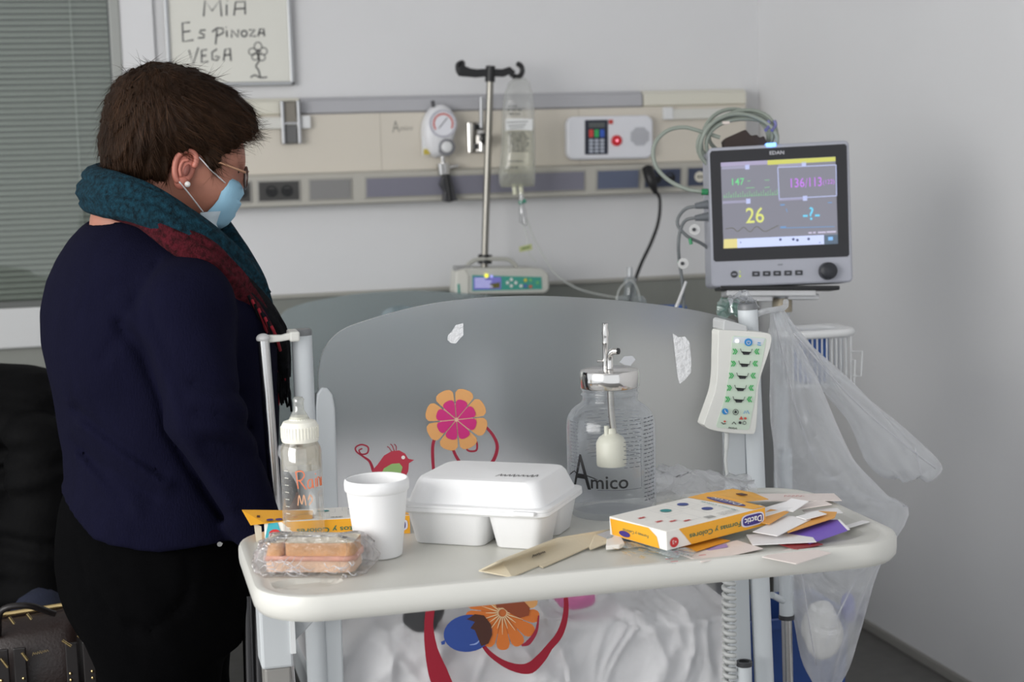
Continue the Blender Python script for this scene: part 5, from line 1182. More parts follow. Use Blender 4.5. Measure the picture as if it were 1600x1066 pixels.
# printed boxes ------------------------------------------------
ylw = M('box_orange',(240,172,44),.4); crd = M('card_white',(240,237,230),.5); teal = M('print_teal',(40,140,140),.5); grt = M('print_dark_green',(24,110,90),.5); pur = M('logo_purple',(62,48,130),.4); redd = M('logo_red',(206,52,52),.5); board = M('raw_board',(206,196,176),.7)
def card_box(label, o, e1, e2, ez, L, D, Hh, title, logo, flap=None):
    """box lying flat: o = front-left bottom corner, e1 along the front, e2 to the back"""
    e1, e2, ez = nrm(e1), nrm(e2), nrm(ez)
    P = lambda u, v, w: o+e1*L*u+e2*D*v+ez*Hh*w
    b_ = thing('card_game_box', label, 'box', P(.5,.5,0), 'card game boxes on the table')
    m_ = MB(); m_.obox(P(.5,.5,.5), e1*L/2, e2*D/2, ez*Hh/2); m_.build('carton', crd, b_, bevel=.0008)
    f_ = lambda u, w, k=.0006: P(u, 0, w)-e2*k
    ep = lambda v, w, k=.0006: P(0, v, w)-e1*k
    tp_ = lambda u, v, k=.0006: P(u, v, 1)+ez*k
    def poly(nm, pts, m): return MB().add(pts, [list(range(len(pts)))]).build(nm, m, b_)
    poly('orange_panel', [f_(.24,.02), f_(1,.02), f_(1,.98), f_(.12,.98), f_(.17,.6)], ylw)
    poly('end_panel', [ep(.12,.02), ep(.95,.05), ep(.98,.9), ep(.3,.96), ep(.16,.6)], ylw)
    # lettering is upside down as the box lies
    text(title, lambda u, v: f_(.74-.52*u, .66-.36*v, .0012), 'title_lettering', grt, b_, .01)
    lg = poly('logo_plate', [f_(.745+.12*(1+math.copysign(abs(math.cos(t))**.5, math.cos(t))), .5+.34*math.copysign(abs(math.sin(t))**.6, math.sin(t)), .0011) for t in np.linspace(0, 2*math.pi, 24, endpoint=False)], M('logo_rim',(226,224,240),.4))
    poly('logo_field', [f_(.76+.105*(1+math.copysign(abs(math.cos(t))**.5, math.cos(t))), .5+.28*math.copysign(abs(math.sin(t))**.6, math.sin(t)), .0015) for t in np.linspace(0, 2*math.pi, 24, endpoint=False)], pur)
    text(logo, lambda u, v: f_(.955-.18*u, .66-.34*v, .002), 'logo_lettering', M('print_white2',(246,244,240),.5), b_, .015)
    poly('age_badge', [f_(.07+.042*math.cos(t), .36+.26*math.sin(t), .0012) for t in np.linspace(0, 2*math.pi, 18, endpoint=False)], redd)
    text('+3', lambda u, v: f_(.09-.04*u, .48-.2*v, .0016), 'badge_lettering', crd, b_)
    text(title, lambda u, v: ep(.30+.45*u, .62-.22*v, .0012), 'title_lettering', grt, b_)
    poly('end_logo', [ep(.72+.1*(math.cos(t)), .28+.16*math.sin(t), .0012) for t in np.linspace(0, 2*math.pi, 16, endpoint=False)], pur)
    # top face: sample pictures, logo, lettering
    poly('top_orange', [tp_(.88,.0), tp_(1,.0), tp_(1,1), tp_(.80,1), tp_(.84,.6)], ylw)
    for u, v, c in ((.40,.70,teal),(.62,.78,M('print_navy',(52,70,140),.5)),(.66,.42,M('print_navy',(52,70,140),.5)),(.36,.32,None)):
        m_ = MB(); q_ = [tp_(u-.085,v-.15), tp_(u+.085,v-.15), tp_(u+.085,v+.15), tp_(u-.085,v+.15)]
        for i in range(4): ribbon(m_, [q_[i], q_[(i+1)%4]], .0006, ez)
        pc = m_.build('picture_frame', M('print_line',(206,206,206),.5), b_)
        if c: poly('picture', [tp_(u+.045*math.cos(t), v+.07*math.sin(t), .0009) for t in np.linspace(0,2*math.pi,14,endpoint=False)], c)
    text(title, lambda u, v: tp_(.80-.07*v*.6, .12+.6*u, .001), 'title_lettering', teal, b_)
    text('Dactic', lambda u, v: tp_(.93-.05*v, .25+.5*u, .0016), 'logo_lettering', crd, b_); 
    poly('top_logo', [tp_(.905+.045*math.cos(t), .5+.33*math.sin(t), .001) for t in np.linspace(0,2*math.pi,18,endpoint=False)], pur)
    for u, v in ((.12,.35),(.20,.25),(.28,.15),(.10,.62)): scribble(lambda a, b2: tp_(u+.06*a, v+.06*b2, .001), 'small_print', redd, b_)
    m_ = MB()
    for k in range(7): ribbon(m_, [tp_(.46+.012*k,.06,.001), tp_(.46+.012*k,.16,.001)], .0008+.0006*(k % 2), ez)
    m_.build('barcode', M('print_grey',(120,120,120),.5), b_)
    for r in range(4):
        m_ = MB(); ribbon(m_, [tp_(.60,.06+.035*r,.001), tp_(.78,.06+.035*r,.001)], .0007, ez); m_.build('small_print', M('print_grey',(120,120,120),.5), b_)
    return b_, P
e_f = at_z(1191,829,TZ+.004)-at_z(1042,862,TZ+.004)
o_r = at_z(1042,861,TZ+.008)
e1r = nrm(nrm(e_f*A3(1,1,0))+A3(0,0,.03)); e2r = nrm(A3(-e1r[1]-.25, e1r[0], 0)); e2r = nrm(e2r-e1r*np.dot(e1r,e2r)); ezr = np.cross(e1r, e2r)
boxR, PR = card_box('orange and white card game box lying on the heap of cards', o_r, e1r, e2r, ezr, .180, .118, .026, 'Formas y Colores', 'Dactic')
MB().prism([PR(1,.35,1), PR(1,1,1), PR(1.28,.98,.9), PR(1.36,.75,.75), PR(1.30,.40,.72)], ezr*.0008).build('open_flap', ylw, boxR)
MB().prism([PR(1.15,.62,.96), PR(1.20,.60,.94), PR(1.20,.70,.95), PR(1.15,.72,.97)], ezr*.0012).build('hang_slot', brown, boxR)
MB().prism([PR(1,0,.02), PR(1,0,1), PR(1.10,.25,.8), PR(1.10,.25,.1)], e1r*.0008).build('side_flap', crd, boxR)
oL = tp(414, 846)
e1l = nrm((tp(640,834)-tp(414,846))*A3(1,1,0)); e2l = A3(-e1l[1], e1l[0], 0)
boxL, PL = card_box('orange card game box half hidden behind the baby bottle and cup', oL, e1l, e2l, A3(0,0,1), .205, .075, .027, 'Objetos y Colores', 'Dactic')
MB().add([PL(-.003,0,.0)-e2l*.0008, PL(.13,0,.0)-e2l*.0008, PL(.09,0,1.)-e2l*.0008, PL(.03,0,1)-e2l*.0008], [[0,1,2,3]]).build('teal_panel', M('box_teal',(66,176,190),.45), boxL)
fl_pts = [PL(.33,.1,1.02), PL(.33,.75,1.02), PL(-.04,.9,1.05), PL(-.155,.35,1.5), PL(-.09,-.10,.95), PL(.0,-.06,.98)]
MB().prism(fl_pts, A3(0,0,.0008)).build('open_flap', ylw, boxL)
fp2 = lambda u, v: PL(-.10+.3*u, .0+.55*v, 1.12)
MB().prism([PL(-.05,.12,1.22), PL(-.03,.12,1.20), PL(-.03,.22,1.22), PL(-.05,.22,1.24)], A3(0,0,.001)).build('hang_slot', brown, boxL)
for u in (.04, .10): MB().add([PL(u+.025*math.cos(t), .06+.09*math.sin(t), 1.1) for t in np.linspace(0,2*math.pi,14,endpoint=False)], [list(range(14))]).build('flap_logo', pur, boxL)
MB().prism([PL(-.06,.0,.0), PL(-.02,.0,.0), PL(-.02,.0,.8), PL(-.07,.0,1.0)], e2l*.0008).build('end_flap', board, boxL)

# heap of cards (each one its own)
def card(label, cx, cy, L, W, ang, m, z, tilt=0.0, name='picture_card', group=None, shape=None, cat='card'):
    c = tp(cx, cy, TZ+z); ca, sa2 = math.cos(ang), math.sin(ang); a_ = A3(ca, sa2, tilt); b_ = A3(-sa2, ca, 0)
    sh = shape or [(-.5,-.5),(.5,-.5),(.5,.5),(-.5,.5)]
    o = MB().prism([c+a_*L*u+b_*W*v for u, v in sh], A3(0,0,.0009)).build(name, [m], None, loc=tuple(c))
    return tag(o, label, cat, group or ('picture cards heaped on the table' if name == 'picture_card' else 'papers heaped on the table')), c, a_, b_
pink_c = M('card_pinkish',(238,226,220),.5); wht_c = M('card_bright',(240,238,238),.5); viol_c = M('card_violet',(120,92,190),.5); or_c = M('card_amber',(226,164,84),.5)
o, c, a_, b_ = card('pinkish card with a violet stripe under the front of the card game box', 1125, 862, .10, .055, .28, pink_c, .002, .03)
MB().add([c+a_*u+b_*v+A3(0,0,.0012+.03*u) for u, v in ((-.018,.012),(.018,.006),(.026,.020),(-.004,.026))], [[0,1,2,3]]).build('violet_stripe', M('card_lilac',(168,146,206),.5), o)
o, c, a_, b_ = card('amber card half under the card game box front edge', 1090, 850, .075, .05, .5, M('card_orange2',(238,164,50),.5), .0045, .02)
card('white card sticking out right of the card game box, in front', 1220, 842, .085, .058, -.25, wht_c, .006, .02)
card('pinkish card nearest the table edge below the violet card', 1245, 868, .075, .055, .5, pink_c, .001)
card('dark red card peeping out under the white cards', 1250, 851, .045, .04, .3, M('card_red',(150,40,44),.5), .003)
o, c, a_, b_ = card('violet folded card at the right of the heap', 1280, 830, .095, .066, .45, viol_c, .010, .12, shape=[(-.5,-.35),(.2,-.5),(.5,.1),(.35,.5),(-.3,.5)])
MB().prism([c+a_*.095*u+b_*.066*v+A3(0,0,.001) for u, v in ((.2,-.5),(.5,.1),(.52,.07),(.23,-.53))], A3(0,0,.0006)).build('white_edge', wht_c, o)
card('amber card lying across the violet card', 1262, 815, .105, .04, .35, or_c, .018, .10, shape=[(-.5,-.4),(.3,-.5),(.5,-.1),(.4,.5),(-.35,.3)])
card('white card between the amber card and the box', 1222, 822, .08, .04, .55, wht_c, .016, .10)
card('small amber card beside the open box flap', 1203, 808, .05, .03, .6, or_c, .022, .15)
card('white card leaning on the flap, topmost left', 1212, 796, .06, .035, .2, wht_c, .026, .12)
card('small white card upright between other white cards', 1238, 790, .035, .03, .5, wht_c, .030, .25)
card('white card at the back right of the heap', 1262, 790, .06, .03, .0, pink_c, .026, .05)
card('white card half under the amber cards', 1285, 800, .05, .03, -.2, wht_c, .020, .02)
card('tiny white card over the amber card', 1268, 806, .035, .022, .2, wht_c, .0235, .10)
o, c, a_, b_ = card('long white leaflet with red print behind the box at the table back', 1205, 778, .20, .05, -.22, pink_c, .012, -.03, name='leaflet', cat='leaflet')
scribble(lambda u, v: c+a_*(.02+.03*u)+b_*(.0+.01*v)+A3(0,0,.0016), 'red_print', M('leaflet_red',(206,110,100),.6), o, 5)
card('long white leaflet lying under the jar side of the box', 1090, 795, .17, .06, .25, wht_c, .004, name='leaflet', cat='leaflet')
card('white strip of paper by the right end of the table', 1330, 822, .07, .012, .5, wht_c, .004, name='paper_strip', cat='paper')
card('white sheet under the left corner of the card game box', 990, 838, .11, .05, -.45, M('sheet_pale',(226,222,222),.5), .0012, name='paper_sheet', cat='paper')
# tan folded board
tb = [tp(748,893,TZ+.004), tp(800,903,TZ+.001), tp(842,885,TZ+.001), tp(848,888,TZ+.001), tp(920,856,TZ+.003), tp(922,860,TZ+.003), tp(956,847,TZ+.006), tp(930,836,TZ+.010), tp(955,828,TZ+.012), tp(870,842,TZ+.016), tp(782,876,TZ+.012)]
tan = M('tan_board',(212,200,174),.7,bump=.05,bscale=200)
fc_ = thing('folded_card', 'tan folded piece of cardboard lying in front of the takeaway container', 'cardboard', tp(850,870))
MB().prism(tb, A3(0,0,.0014)).build('panel', tan, fc_)
MB().prism([tp(748,893,TZ+.0055), tp(782,876,TZ+.014), tp(870,842,TZ+.018), tp(860,846,TZ+.024), tp(775,880,TZ+.018)], A3(0,0,.001)).build('folded_edge', tan, fc_)
scribble(lambda u, v: tp(832,873,TZ+.0105)+(tp(852,866,TZ+.0105)-tp(832,873,TZ+.0105))*u+(tp(834,868,TZ+.0115)-tp(834,873,TZ+.0115))*v+A3(0,0,.001), 'pen_writing', M('pen_ink',(66,62,66),.6), fc_)
# torn paper and printed film
o = MB().prism([tp(x,y,TZ+.004) for x,y in ((947,860),(948,849),(956,847),(960,842),(970,843),(976,855),(968,858))], A3(0,.0,.006)).build('torn_paper', crd, None, loc=tuple(tp(960,855)), bevel=.001); tag(o, 'small torn bit of white paper at the tip of the tan cardboard', 'paper')
film2 = clear('printed_film',(240,248,251),.42,.8,(206,226,236),.08,.6,bump=.3,bscale=40)
crumple('printed_film', 'clear plastic film with faint teal and red print before the card box', 'plastic film', lambda u, v: tp(940+120*u+30*v, 850+22*u-18*v+14*u*v, TZ+.004)+A3(0,0,.003), film2, amp=.0018, loc=tuple(tp(1010,862)))
fo = bpy.data.objects['printed_film']
mb = MB()
for k in range(16):
    u = random.uniform(0,1); x, y = 955+95*u+random.uniform(-8,8), 853+20*u+random.uniform(-7,8); ribbon(mb, [tp(x,y,TZ+.0085), tp(x+random.uniform(6,14),y+2.5,TZ+.0085)], random.uniform(.001,.004), A3(0,0,1))
stuff(mb.build('film_print', clear('film_print_teal',(200,228,236),.55,.8,(140,196,212)), fo))
mb = MB()
for x, y in ((1040,874),(1092,868),(1048,878)): ribbon(mb, [tp(x,y,TZ+.0085), tp(x+11,y-1,TZ+.0085)], .003, A3(0,0,1))
mb.build('film_print_red', M('film_red',(214,104,110),.6), fo)
M_wrap2 = clear('bag_film_small', (250,251,252), 0.30, 0.8, (240,241,245), 0.22, 0.3, bump=.5, bscale=30)
crumple('crumpled_bag', 'crumpled translucent plastic bag behind the card game box', 'plastic bag', lambda u, v: at_y(1030+160*u, 0, 2.27)*0+tp(1030+160*u, 800-18*u, TZ)+A3(0,.01+.05*v,.052*math.sin(math.pi*min(1,v*.9+.1))*(1.15-.75*u)+.004), M_wrap2, 18, 12, amp=.005, loc=tuple(tp(1100,790)))

# ================================================================ big plastic bag on the right post
bagm = clear('bag_film_big', (250,251,252), 0.32, 0.88, (250,251,253), 0.25, 0.20, bump=.5, bscale=14)
hb2 = thing('hanging_plastic_bag', 'large translucent plastic bag hanging from the right bed post', 'plastic bag', fp(1270, 1066, .05))
def bagloft(secs, name, dth, seed, sharp=1.0):
    r_ = np.random.default_rng(seed); ph = r_.uniform(0, 6.28, 6); rs = []
    P = spline([A3(*s_) for s_ in secs], 4)
    for k, (xl2, xr2, yl, yr, dep) in enumerate(P):
        a_, b_ = fp(xl2, yl, dep), fp(xr2, yr, dep); c_ = (a_+b_)/2; h_ = (b_-a_)/2; ring = []
        wdt = np.linalg.norm(h_)
        for t in np.linspace(0, 2*math.pi, 44, endpoint=False):
            f_ = 1+.10*math.sin(5*t+ph[0]+k*.22)+.06*math.sin(9*t+ph[1]-k*.3)
            fy = min(dth, wdt*.75)*(math.sin(t)*f_+.22*math.sin(3*t+ph[2]+k*.15))
            ring.append(c_+h_*math.cos(t)*(1+.02*math.sin(k*.9+ph[3]))+A3(0, fy, .006*math.sin(4*t+k*.5)))
        rs.append(ring)
    return MB().loft(rs).build(name, bagm, hb2, smooth=True)
bagloft([(1204,1222,486,486,.05),(1205,1240,520,530,.05),(1207,1275,570,600,.05),(1209,1310,640,680,.045),(1210,1345,700,735,.04),(1212,1385,750,775,.04),(1215,1422,790,792,.045),(1228,1400,850,845,.05),(1236,1362,920,910,.05),(1245,1338,980,990,.05),(1258,1318,1040,1050,.05),(1275,1300,1080,1085,.05)], 'main_sack', .055, 3)
bagloft([(1212,1226,484,490,.075),(1228,1262,510,540,.075),(1245,1318,545,590,.075),(1275,1375,590,640,.075),(1320,1430,650,690,.075),(1352,1466,715,726,.075),(1380,1462,742,738,.075),(1400,1445,748,746,.075)], 'loose_flap', .028, 5)
mb = MB()
for a2 in ([(1208,490),(1225,560),(1245,640),(1275,720),(1318,760),(1380,785),(1418,792)], [(1240,520),(1300,590),(1360,650),(1420,700),(1462,732)], [(1250,880),(1262,960),(1275,1040)], [(1340,900),(1310,960),(1290,1010)], [(1430,700),(1440,745)]): mb.tube([fp(x,y,.01) for x,y in spline(a2,5)], .0016, 5)
mb.build('fold_creases', clear('bag_fold',(250,250,252),.5,.8,(240,241,245),.2,.4), hb2, smooth=True)
MB().tube(spline([fp(1180,492,.0), fp(1196,486,-.012), fp(1210,484,.02), fp(1226,480,.05), fp(1228,470,.06)],4), .005, 8).build('tied_handle', bagm, hb2, smooth=60)
blob('crumpled_paper', 'crumpled white paper at the bottom of the hanging bag', 'paper', tuple(fp(1285,985,.05)), (.035,0,0), (0,.03,0), (0,0,.055), M('paper_white',(232,230,226),.8,bump=.5,bscale=40))
blob('blue_wrapper', 'violet-blue wrapper showing through the right side of the hanging bag', 'wrapper', tuple(fp(1326,950,.05)), (.010,0,0), (0,.02,0), (0,0,.028), M('wrapper_violet',(112,116,186),.6))

# ================================================================ the woman beside the bed
PYc = 2.70                                  # depth of her middle
SP = float(np.linalg.norm(at_y(251, 500, PYc)-at_y(250, 500, PYc)))   # metres per pixel there
def bp(px, py, dy=0.0):
    """point of the body: px/py where it shows, dy its offset across the body"""
    return at_y(px, py, PYc+dy)
tw = math.radians(18); e_fw = A3(math.cos(tw), math.sin(tw), 0); e_sd = A3(math.sin(tw), -math.cos(tw), 0)   # her front, her right
def stack(S, table, z_pad=0.0, shrink=0.0):
    """soft trunk from level rows: (py, left px, right px, half width across)"""
    zs_, cx, cyv, aa, bb2 = [], [], [], [], []
    for py, L, R2, b_ in table:
        p = bp((L+R2)/2, py); W = (R2-L)/2*SP
        a_ = math.sqrt(max(W*W-(b_*math.sin(tw))**2, .0016))/math.cos(tw)
        zs_.append(p[2]); cx.append(p[0]); cyv.append(p[1]); aa.append(a_-shrink); bb2.append(b_-shrink)
    o = np.argsort(zs_); zs_ = np.array(zs_)[o]; g = lambda q: np.array(q)[o]
    Zc = np.clip(S.Z, zs_[0], zs_[-1]); f = lambda q: np.interp(Zc, zs_, g(q)).astype(np.float32)
    X, Y = S.X-f(cx), S.Y-f(cyv); u = X*e_fw[0]+Y*e_fw[1]; v = X*e_sd[0]+Y*e_sd[1]
    a_, b_ = f(aa), f(bb2); k0 = (np.abs(u/a_)**2.3+np.abs(v/b_)**2.3)**(1/2.3)
    d = (k0-1)*np.minimum(a_, b_)*0.9; dz = np.maximum(S.Z-zs_[-1], zs_[0]-S.Z)
    return np.where(dz > 0, np.sqrt(np.maximum(d, 0)**2+dz**2)+np.minimum(d, 0)*0, d)
trunk = [(338,150,262,.085),(352,128,286,.105),(372,110,318,.135),(400,94,352,.165),(435,80,385,.190),(480,71,418,.205),(530,71,428,.205),(580,78,432,.205),(640,92,432,.20),(700,104,428,.20),(745,103,424,.20),(775,86,420,.212),(815,78,416,.216),(850,76,412,.216)]
sh_r, el_r, wr_r = bp(292,478,-.185), bp(316,650,-.235), bp(400,822,-.20)
sh_l, el_l, wr_l = bp(255,430,.17), bp(330,640,.24), bp(430,770,.20)
root = at_y(245, 900, PYc)
woman = None
# skin: one continuous body (head, neck, trunk, arms, hands, legs)
def limb(S, pts, radii, k):
    for i in range(len(pts)-1): S.smin(S.cone(pts[i], pts[i+1], radii[i], radii[i+1]), k)
hd = nrm(bp(392,300)-bp(282,240)); 
hx = nrm(bp(330,262)-bp(250,235)); hz = nrm(A3(0,0,1)-hx*hx[2]); hy = np.cross(hz, hx)      # head axes: forward (bowed), up, left
def body_sdf(S, under):
    S.smin(stack(S, trunk[:-3], shrink=.035), 0)
    # neck and head
    limb(S, [bp(200,352), bp(232,318), bp(262,285)], [.062,.056,.058], .02)
    S.smin(S.ell(bp(268,212), hx, hy, hz, (.102,.076,.100)), .02)
    S.smin(S.ell(bp(320,262), hx, hy, hz, (.062,.062,.085)), .03)
    S.smin(S.ell(bp(322,318), hx, hy, hz, (.046,.048,.038)), .03)      # jaw and chin
    S.smin(S.ell(bp(338,334), hx, hy, hz, (.018,.022,.018)), .02)
    for s_ in (-1, 1):
        S.smin(S.ell(bp(340,296,s_*.034), hx, hy, hz, (.03,.022,.026)), .02)   # cheeks
    S.smin(S.cone(bp(370,262), bp(373,292), .009, .0105), .012)         # nose
    S.smin(S.ell(bp(366,250), hx, hy, hz, (.012,.045,.012)), .015)     # brow
    for s_ in (-1, 1): S.sub(S.ell(bp(373,266,s_*.032), hx, hy, hz, (.011,.014,.010)), .01)
    for s_ in (-1, 1): S.smin(S.ell(bp(364,267,s_*.032), hx, hy, hz, (.0115,.0125,.0115)), .003)  # eyeballs
    S.smin(S.ell(bp(366,318), hx, hy, hz, (.008,.020,.010)), .01)      # lips
def hand(S, wrist, el, side, curl=1.0):
    """palm, four unequal bent fingers and a thumb from the side of the palm"""
    d = nrm(wrist-el); s_ = nrm(np.cross(d, A3(0,0,1))); n_ = np.cross(s_, d)
    palm = wrist+d*.055
    S.smin(S.ell(palm, d, n_, s_, (.052,.040,.016)), .012)
    for k, (o_, L) in enumerate(((-.028,.066),(-.009,.074),(.010,.070),(.028,.055))):
        a0 = palm+d*.040+n_*(-o_); a1 = a0+d*L*.5+s_*side*.006*curl; a2 = a1+d*L*.3+s_*side*.016*curl; a3 = a2+d*L*.2+s_*side*.018*curl
        limb(S, [a0, a1, a2, a3], [.0092,.0086,.0080,.0070], .002)
    t0 = palm-d*.018+n_*.034; t1 = t0+d*.032+n_*.018+s_*side*.006; t2 = t1+d*.028+n_*.004+s_*side*.012
    limb(S, [t0, t1, t2], [.0115,.0098,.0082], .006)
lo = A3(-.16, 2.40, .0); hi = A3(.62, 3.08, 1.64)
# coarse lower body + finer upper body are one field at 7 mm
S = SDF(lo, hi, .0075)
body_sdf(S, True)
limb(S, [sh_r, el_r, wr_r], [.055,.045,.030], .02); hand(S, wr_r, el_r, 1)
limb(S, [sh_l, el_l, wr_l], [.055,.045,.030], .02); hand(S, wr_l, el_l, -1)
hip_r, kn_r, an_r = bp(250,930,-.085), bp(238,1120,-.085), bp(232,1330,-.085)
hip_l, kn_l, an_l = bp(262,930,.085), bp(262,1120,.085), bp(258,1330,.085)
S.smin(stack(S, [(730,150,380,.14),(820,140,370,.14),(900,130,370,.155),(950,140,360,.15)], shrink=.03), .02)
for h_, k_, a_ in ((hip_r,kn_r,an_r),(hip_l,kn_l,an_l)):
    an = A3(a_[0], a_[1], .08); limb(S, [h_, k_, an], [.085,.055,.038], .03); limb(S, [an+A3(0,0,-.045), an+A3(.12,.04,-.055)], [.034,.026], .02)
V, F = S.mesh()
skin = M('skin_tan', (168,112,92), .5, var=.05, vscale=30, bump=.05, bscale=200)
woman = np_obj('person', V, F, skin, None, loc=(root[0], root[1], 0))
tag(woman, 'person in navy sweater, patterned scarf, glasses and blue face mask, looking at the bed', 'person')
woman.modifiers.new('smooth', 'SMOOTH').iterations = 3

# ear with folded rim
for s_ in (-1, 1):
    rimp = [(279,286),(274,276),(273,262),(276,248),(284,239),(295,236),(304,240),(307,250),(303,262)]
    mb = MB(); mb.tube([bp(x,y,s_*.077) for i, (x,y) in enumerate(spline(rimp,4))], [.0035]+[.0048]*31+[.0035], 8)
    er = mb.build('ear', M('skin_ear',(182,112,96),.5), woman, smooth=True)
    MB().ell(bp(287,264,s_*.071), hx*.018, hy*.007, hz*.027).build('ear_bowl', M('skin_ear',(182,112,96),.5), er, smooth=True)
    MB().ell(bp(283,285,s_*.074), hx*.011, hy*.006, hz*.012).build('ear_lobe', M('skin_ear',(182,112,96),.5), er, smooth=True)
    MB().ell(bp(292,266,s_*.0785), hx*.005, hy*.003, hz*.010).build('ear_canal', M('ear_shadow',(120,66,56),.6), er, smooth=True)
    MB().tube([bp(x,y,s_*.078) for x,y in spline([(283,276),(281,264),(286,252),(295,250)],4)], .003, 6).build('ear_fold', M('skin_ear',(182,112,96),.5), er, smooth=True)
MB().ell(bp(293,288,-.086), A3(.0048,0,0), A3(0,.0048,0), A3(0,0,.0048)).build('pearl_earring', M('pearl',(236,234,230),.15), woman, smooth=True)

# sweater
S = SDF(A3(-.18,2.36,.60), A3(.66,3.12,1.42), .0068)
S.smin(stack(S, trunk), 0)
limb(S, [bp(255,440,-.10), sh_r, el_r, wr_r], [.06,.070,.062,.042], .016)
limb(S, [bp(255,425,.12), sh_l, el_l, wr_l], [.07,.070,.058,.040], .035)
# folds: pulls from the armpit, bunching at elbow and waist
vx, vy, vz = S.X-cam0[0], S.Y-cam0[1], S.Z-cam0[2]; dep = vx*fw[0]+vy*fw[1]+vz*fw[2]
GX = 800+FPX*(vx*rt[0]+vy*rt[1]+vz*rt[2])/dep; GY = 533-FPX*(vx*up[0]+vy*up[1]+vz*up[2])/dep
near_ = np.clip((PYc-.02-S.Y)/.06, 0, 1)
def fold(pts, w, amp):
    """a soft crease (amp > 0) or ridge (amp < 0) running down the near side of the cloth"""
    d = None
    for (x0_, y0_), (x1_, y1_) in zip(pts[:-1], pts[1:]):
        ax, ay = x1_-x0_, y1_-y0_; t = np.clip(((GX-x0_)*ax+(GY-y0_)*ay)/(ax*ax+ay*ay), 0, 1); q = np.hypot(GX-x0_-t*ax, GY-y0_-t*ay)
        d = q if d is None else np.minimum(d, q)
    S.d += (amp*near_*np.exp(-(d/w)**2)).astype(np.float32)
for pts, w, am in (([(186,505),(224,553),(250,620),(265,677),(292,720),(350,806)], 10, .0085), ([(200,490),(240,545),(266,610),(282,668),(310,712),(362,790)], 11, -.005),
                   ([(118,640),(180,690),(255,742)], 8, .006), ([(112,690),(170,735),(240,778)], 8, .006), ([(130,705),(165,750),(200,792)], 7, .006), ([(125,662),(190,712),(262,758)], 8, -.006), ([(120,715),(160,758),(215,800)], 8, -.005),
                   ([(300,598),(340,602),(376,616)], 6, .006), ([(306,645),(350,650),(390,668)], 6, .007), ([(322,690),(362,696),(400,716)], 6, .006), ([(303,620),(345,626),(384,640)], 7, -.005), ([(312,668),(356,674),(396,692)], 7, -.005),
                   ([(246,410),(222,450),(190,500)], 5, .005), ([(232,470),(242,505),(262,540)], 6, .005), ([(160,560),(190,520)], 10, .004), ([(150,470),(200,440)], 14, .003)): fold(pts, w, am)
S.d += (.0025*np.sin(S.Z*26+4*np.sin(S.X*14+S.Y*9))*np.sin(S.X*19+S.Y*7)).astype(np.float32)
# hem slopes up to the back
hemz = np.interp(S.X, [float(bp(92,775)[0]), float(bp(150,826)[0]), float(bp(240,838)[0]), float(bp(345,822)[0])], [float(bp(92,768)[2]), float(bp(150,812)[2]), float(bp(240,820)[2]), float(bp(345,806)[2])])
armd = np.minimum(S.cone(el_r, wr_r, .062, .044), S.cone(el_l, wr_l, .062, .044))
cut = np.where(armd < .0, -1.0, hemz-S.Z).astype(np.float32)
S.d = np.maximum(S.d, cut)
# neckline
S.d = np.maximum(S.d, -(S.ell(bp(222,322), hx, hy, A3(0,0,1), (.085,.10,.042))))
V, F = S.mesh()
navy_k = M('navy_knit', (14,14,33), .95, bump=.25, bscale=420, spec=.08, var=.08, vscale=40, stretch=(1,1,.25))
sw = np_obj('sweater', V, F, navy_k, woman); sw['label'] = 'dark navy knit sweater'
sw.modifiers.new('smooth', 'SMOOTH').iterations = 2
# trousers
S = SDF(A3(-.16,2.42,.03), A3(.48,3.02,.98), .009)
S.smin(stack(S, [(700,124,392,.165),(750,112,395,.176),(775,101,395,.184),(800,95,394,.19),(840,88,392,.198),(880,86,396,.20),(920,94,394,.198),(960,108,386,.19),(990,122,376,.175)]), 0)
for h_, k_, a_ in ((hip_r,kn_r,an_r),(hip_l,kn_l,an_l)):
    limb(S, [A3(h_[0],h_[1],h_[2]), A3(k_[0]+.01,k_[1],k_[2]), A3(a_[0],a_[1],.09)], [.118,.092,.078], .035)
S.d += (.003*np.sin(S.Z*40+6*np.sin(S.X*16))*np.sin(S.X*23)).astype(np.float32)
for a, b, w, am in ((bp(300,845,-.2),bp(290,940,-.2),.006,.006),(bp(290,940,-.2),bp(235,985,-.2),.008,.008),(bp(150,940,-.16),bp(205,985,-.18),.012,.012),(bp(205,985,-.2),bp(215,1066,-.2),.012,.010),(bp(110,850,-.1),bp(150,950,-.14),.007,.006)):
    S.d += (am*np.exp(-(np.maximum(S.cone(a, b, 0, 0), 0)/w)**2)).astype(np.float32)
S.d = np.maximum(S.d, .045-S.Z); V, F = S.mesh()
tr = np_obj('trousers', V, F, M('black_denim', (5,5,6), .9, spec=.04, bump=.15, bscale=500, var=.1, vscale=60), woman); tr['label'] = 'black trousers'
tr.modifiers.new('smooth', 'SMOOTH').iterations = 2
MB().lathe([(0,.003),(.004,.003),(.005,0),(0,0)], bp(343,850,-.200), 12, A3(0,-1,0)).build('trouser_rivet', chrome, tr, smooth=40)
for a_ in (an_r, an_l):
    mb = MB(); rs = []
    for t, w, h_ in ((-.07,.028,.05),(-.05,.036,.07),(0,.038,.075),(.06,.040,.06),(.12,.042,.045),(.16,.036,.036),(.18,.018,.025)):
        rs.append([A3(a_[0],a_[1],0)+e_fw*t+e_sd*w*math.cos(q)+A3(0,0,max(0,h_*.5+h_*.5*math.sin(q))) for q in np.linspace(0,2*math.pi,16,endpoint=False)])
    mb.loft(rs).build('shoe', black, woman, smooth=True)

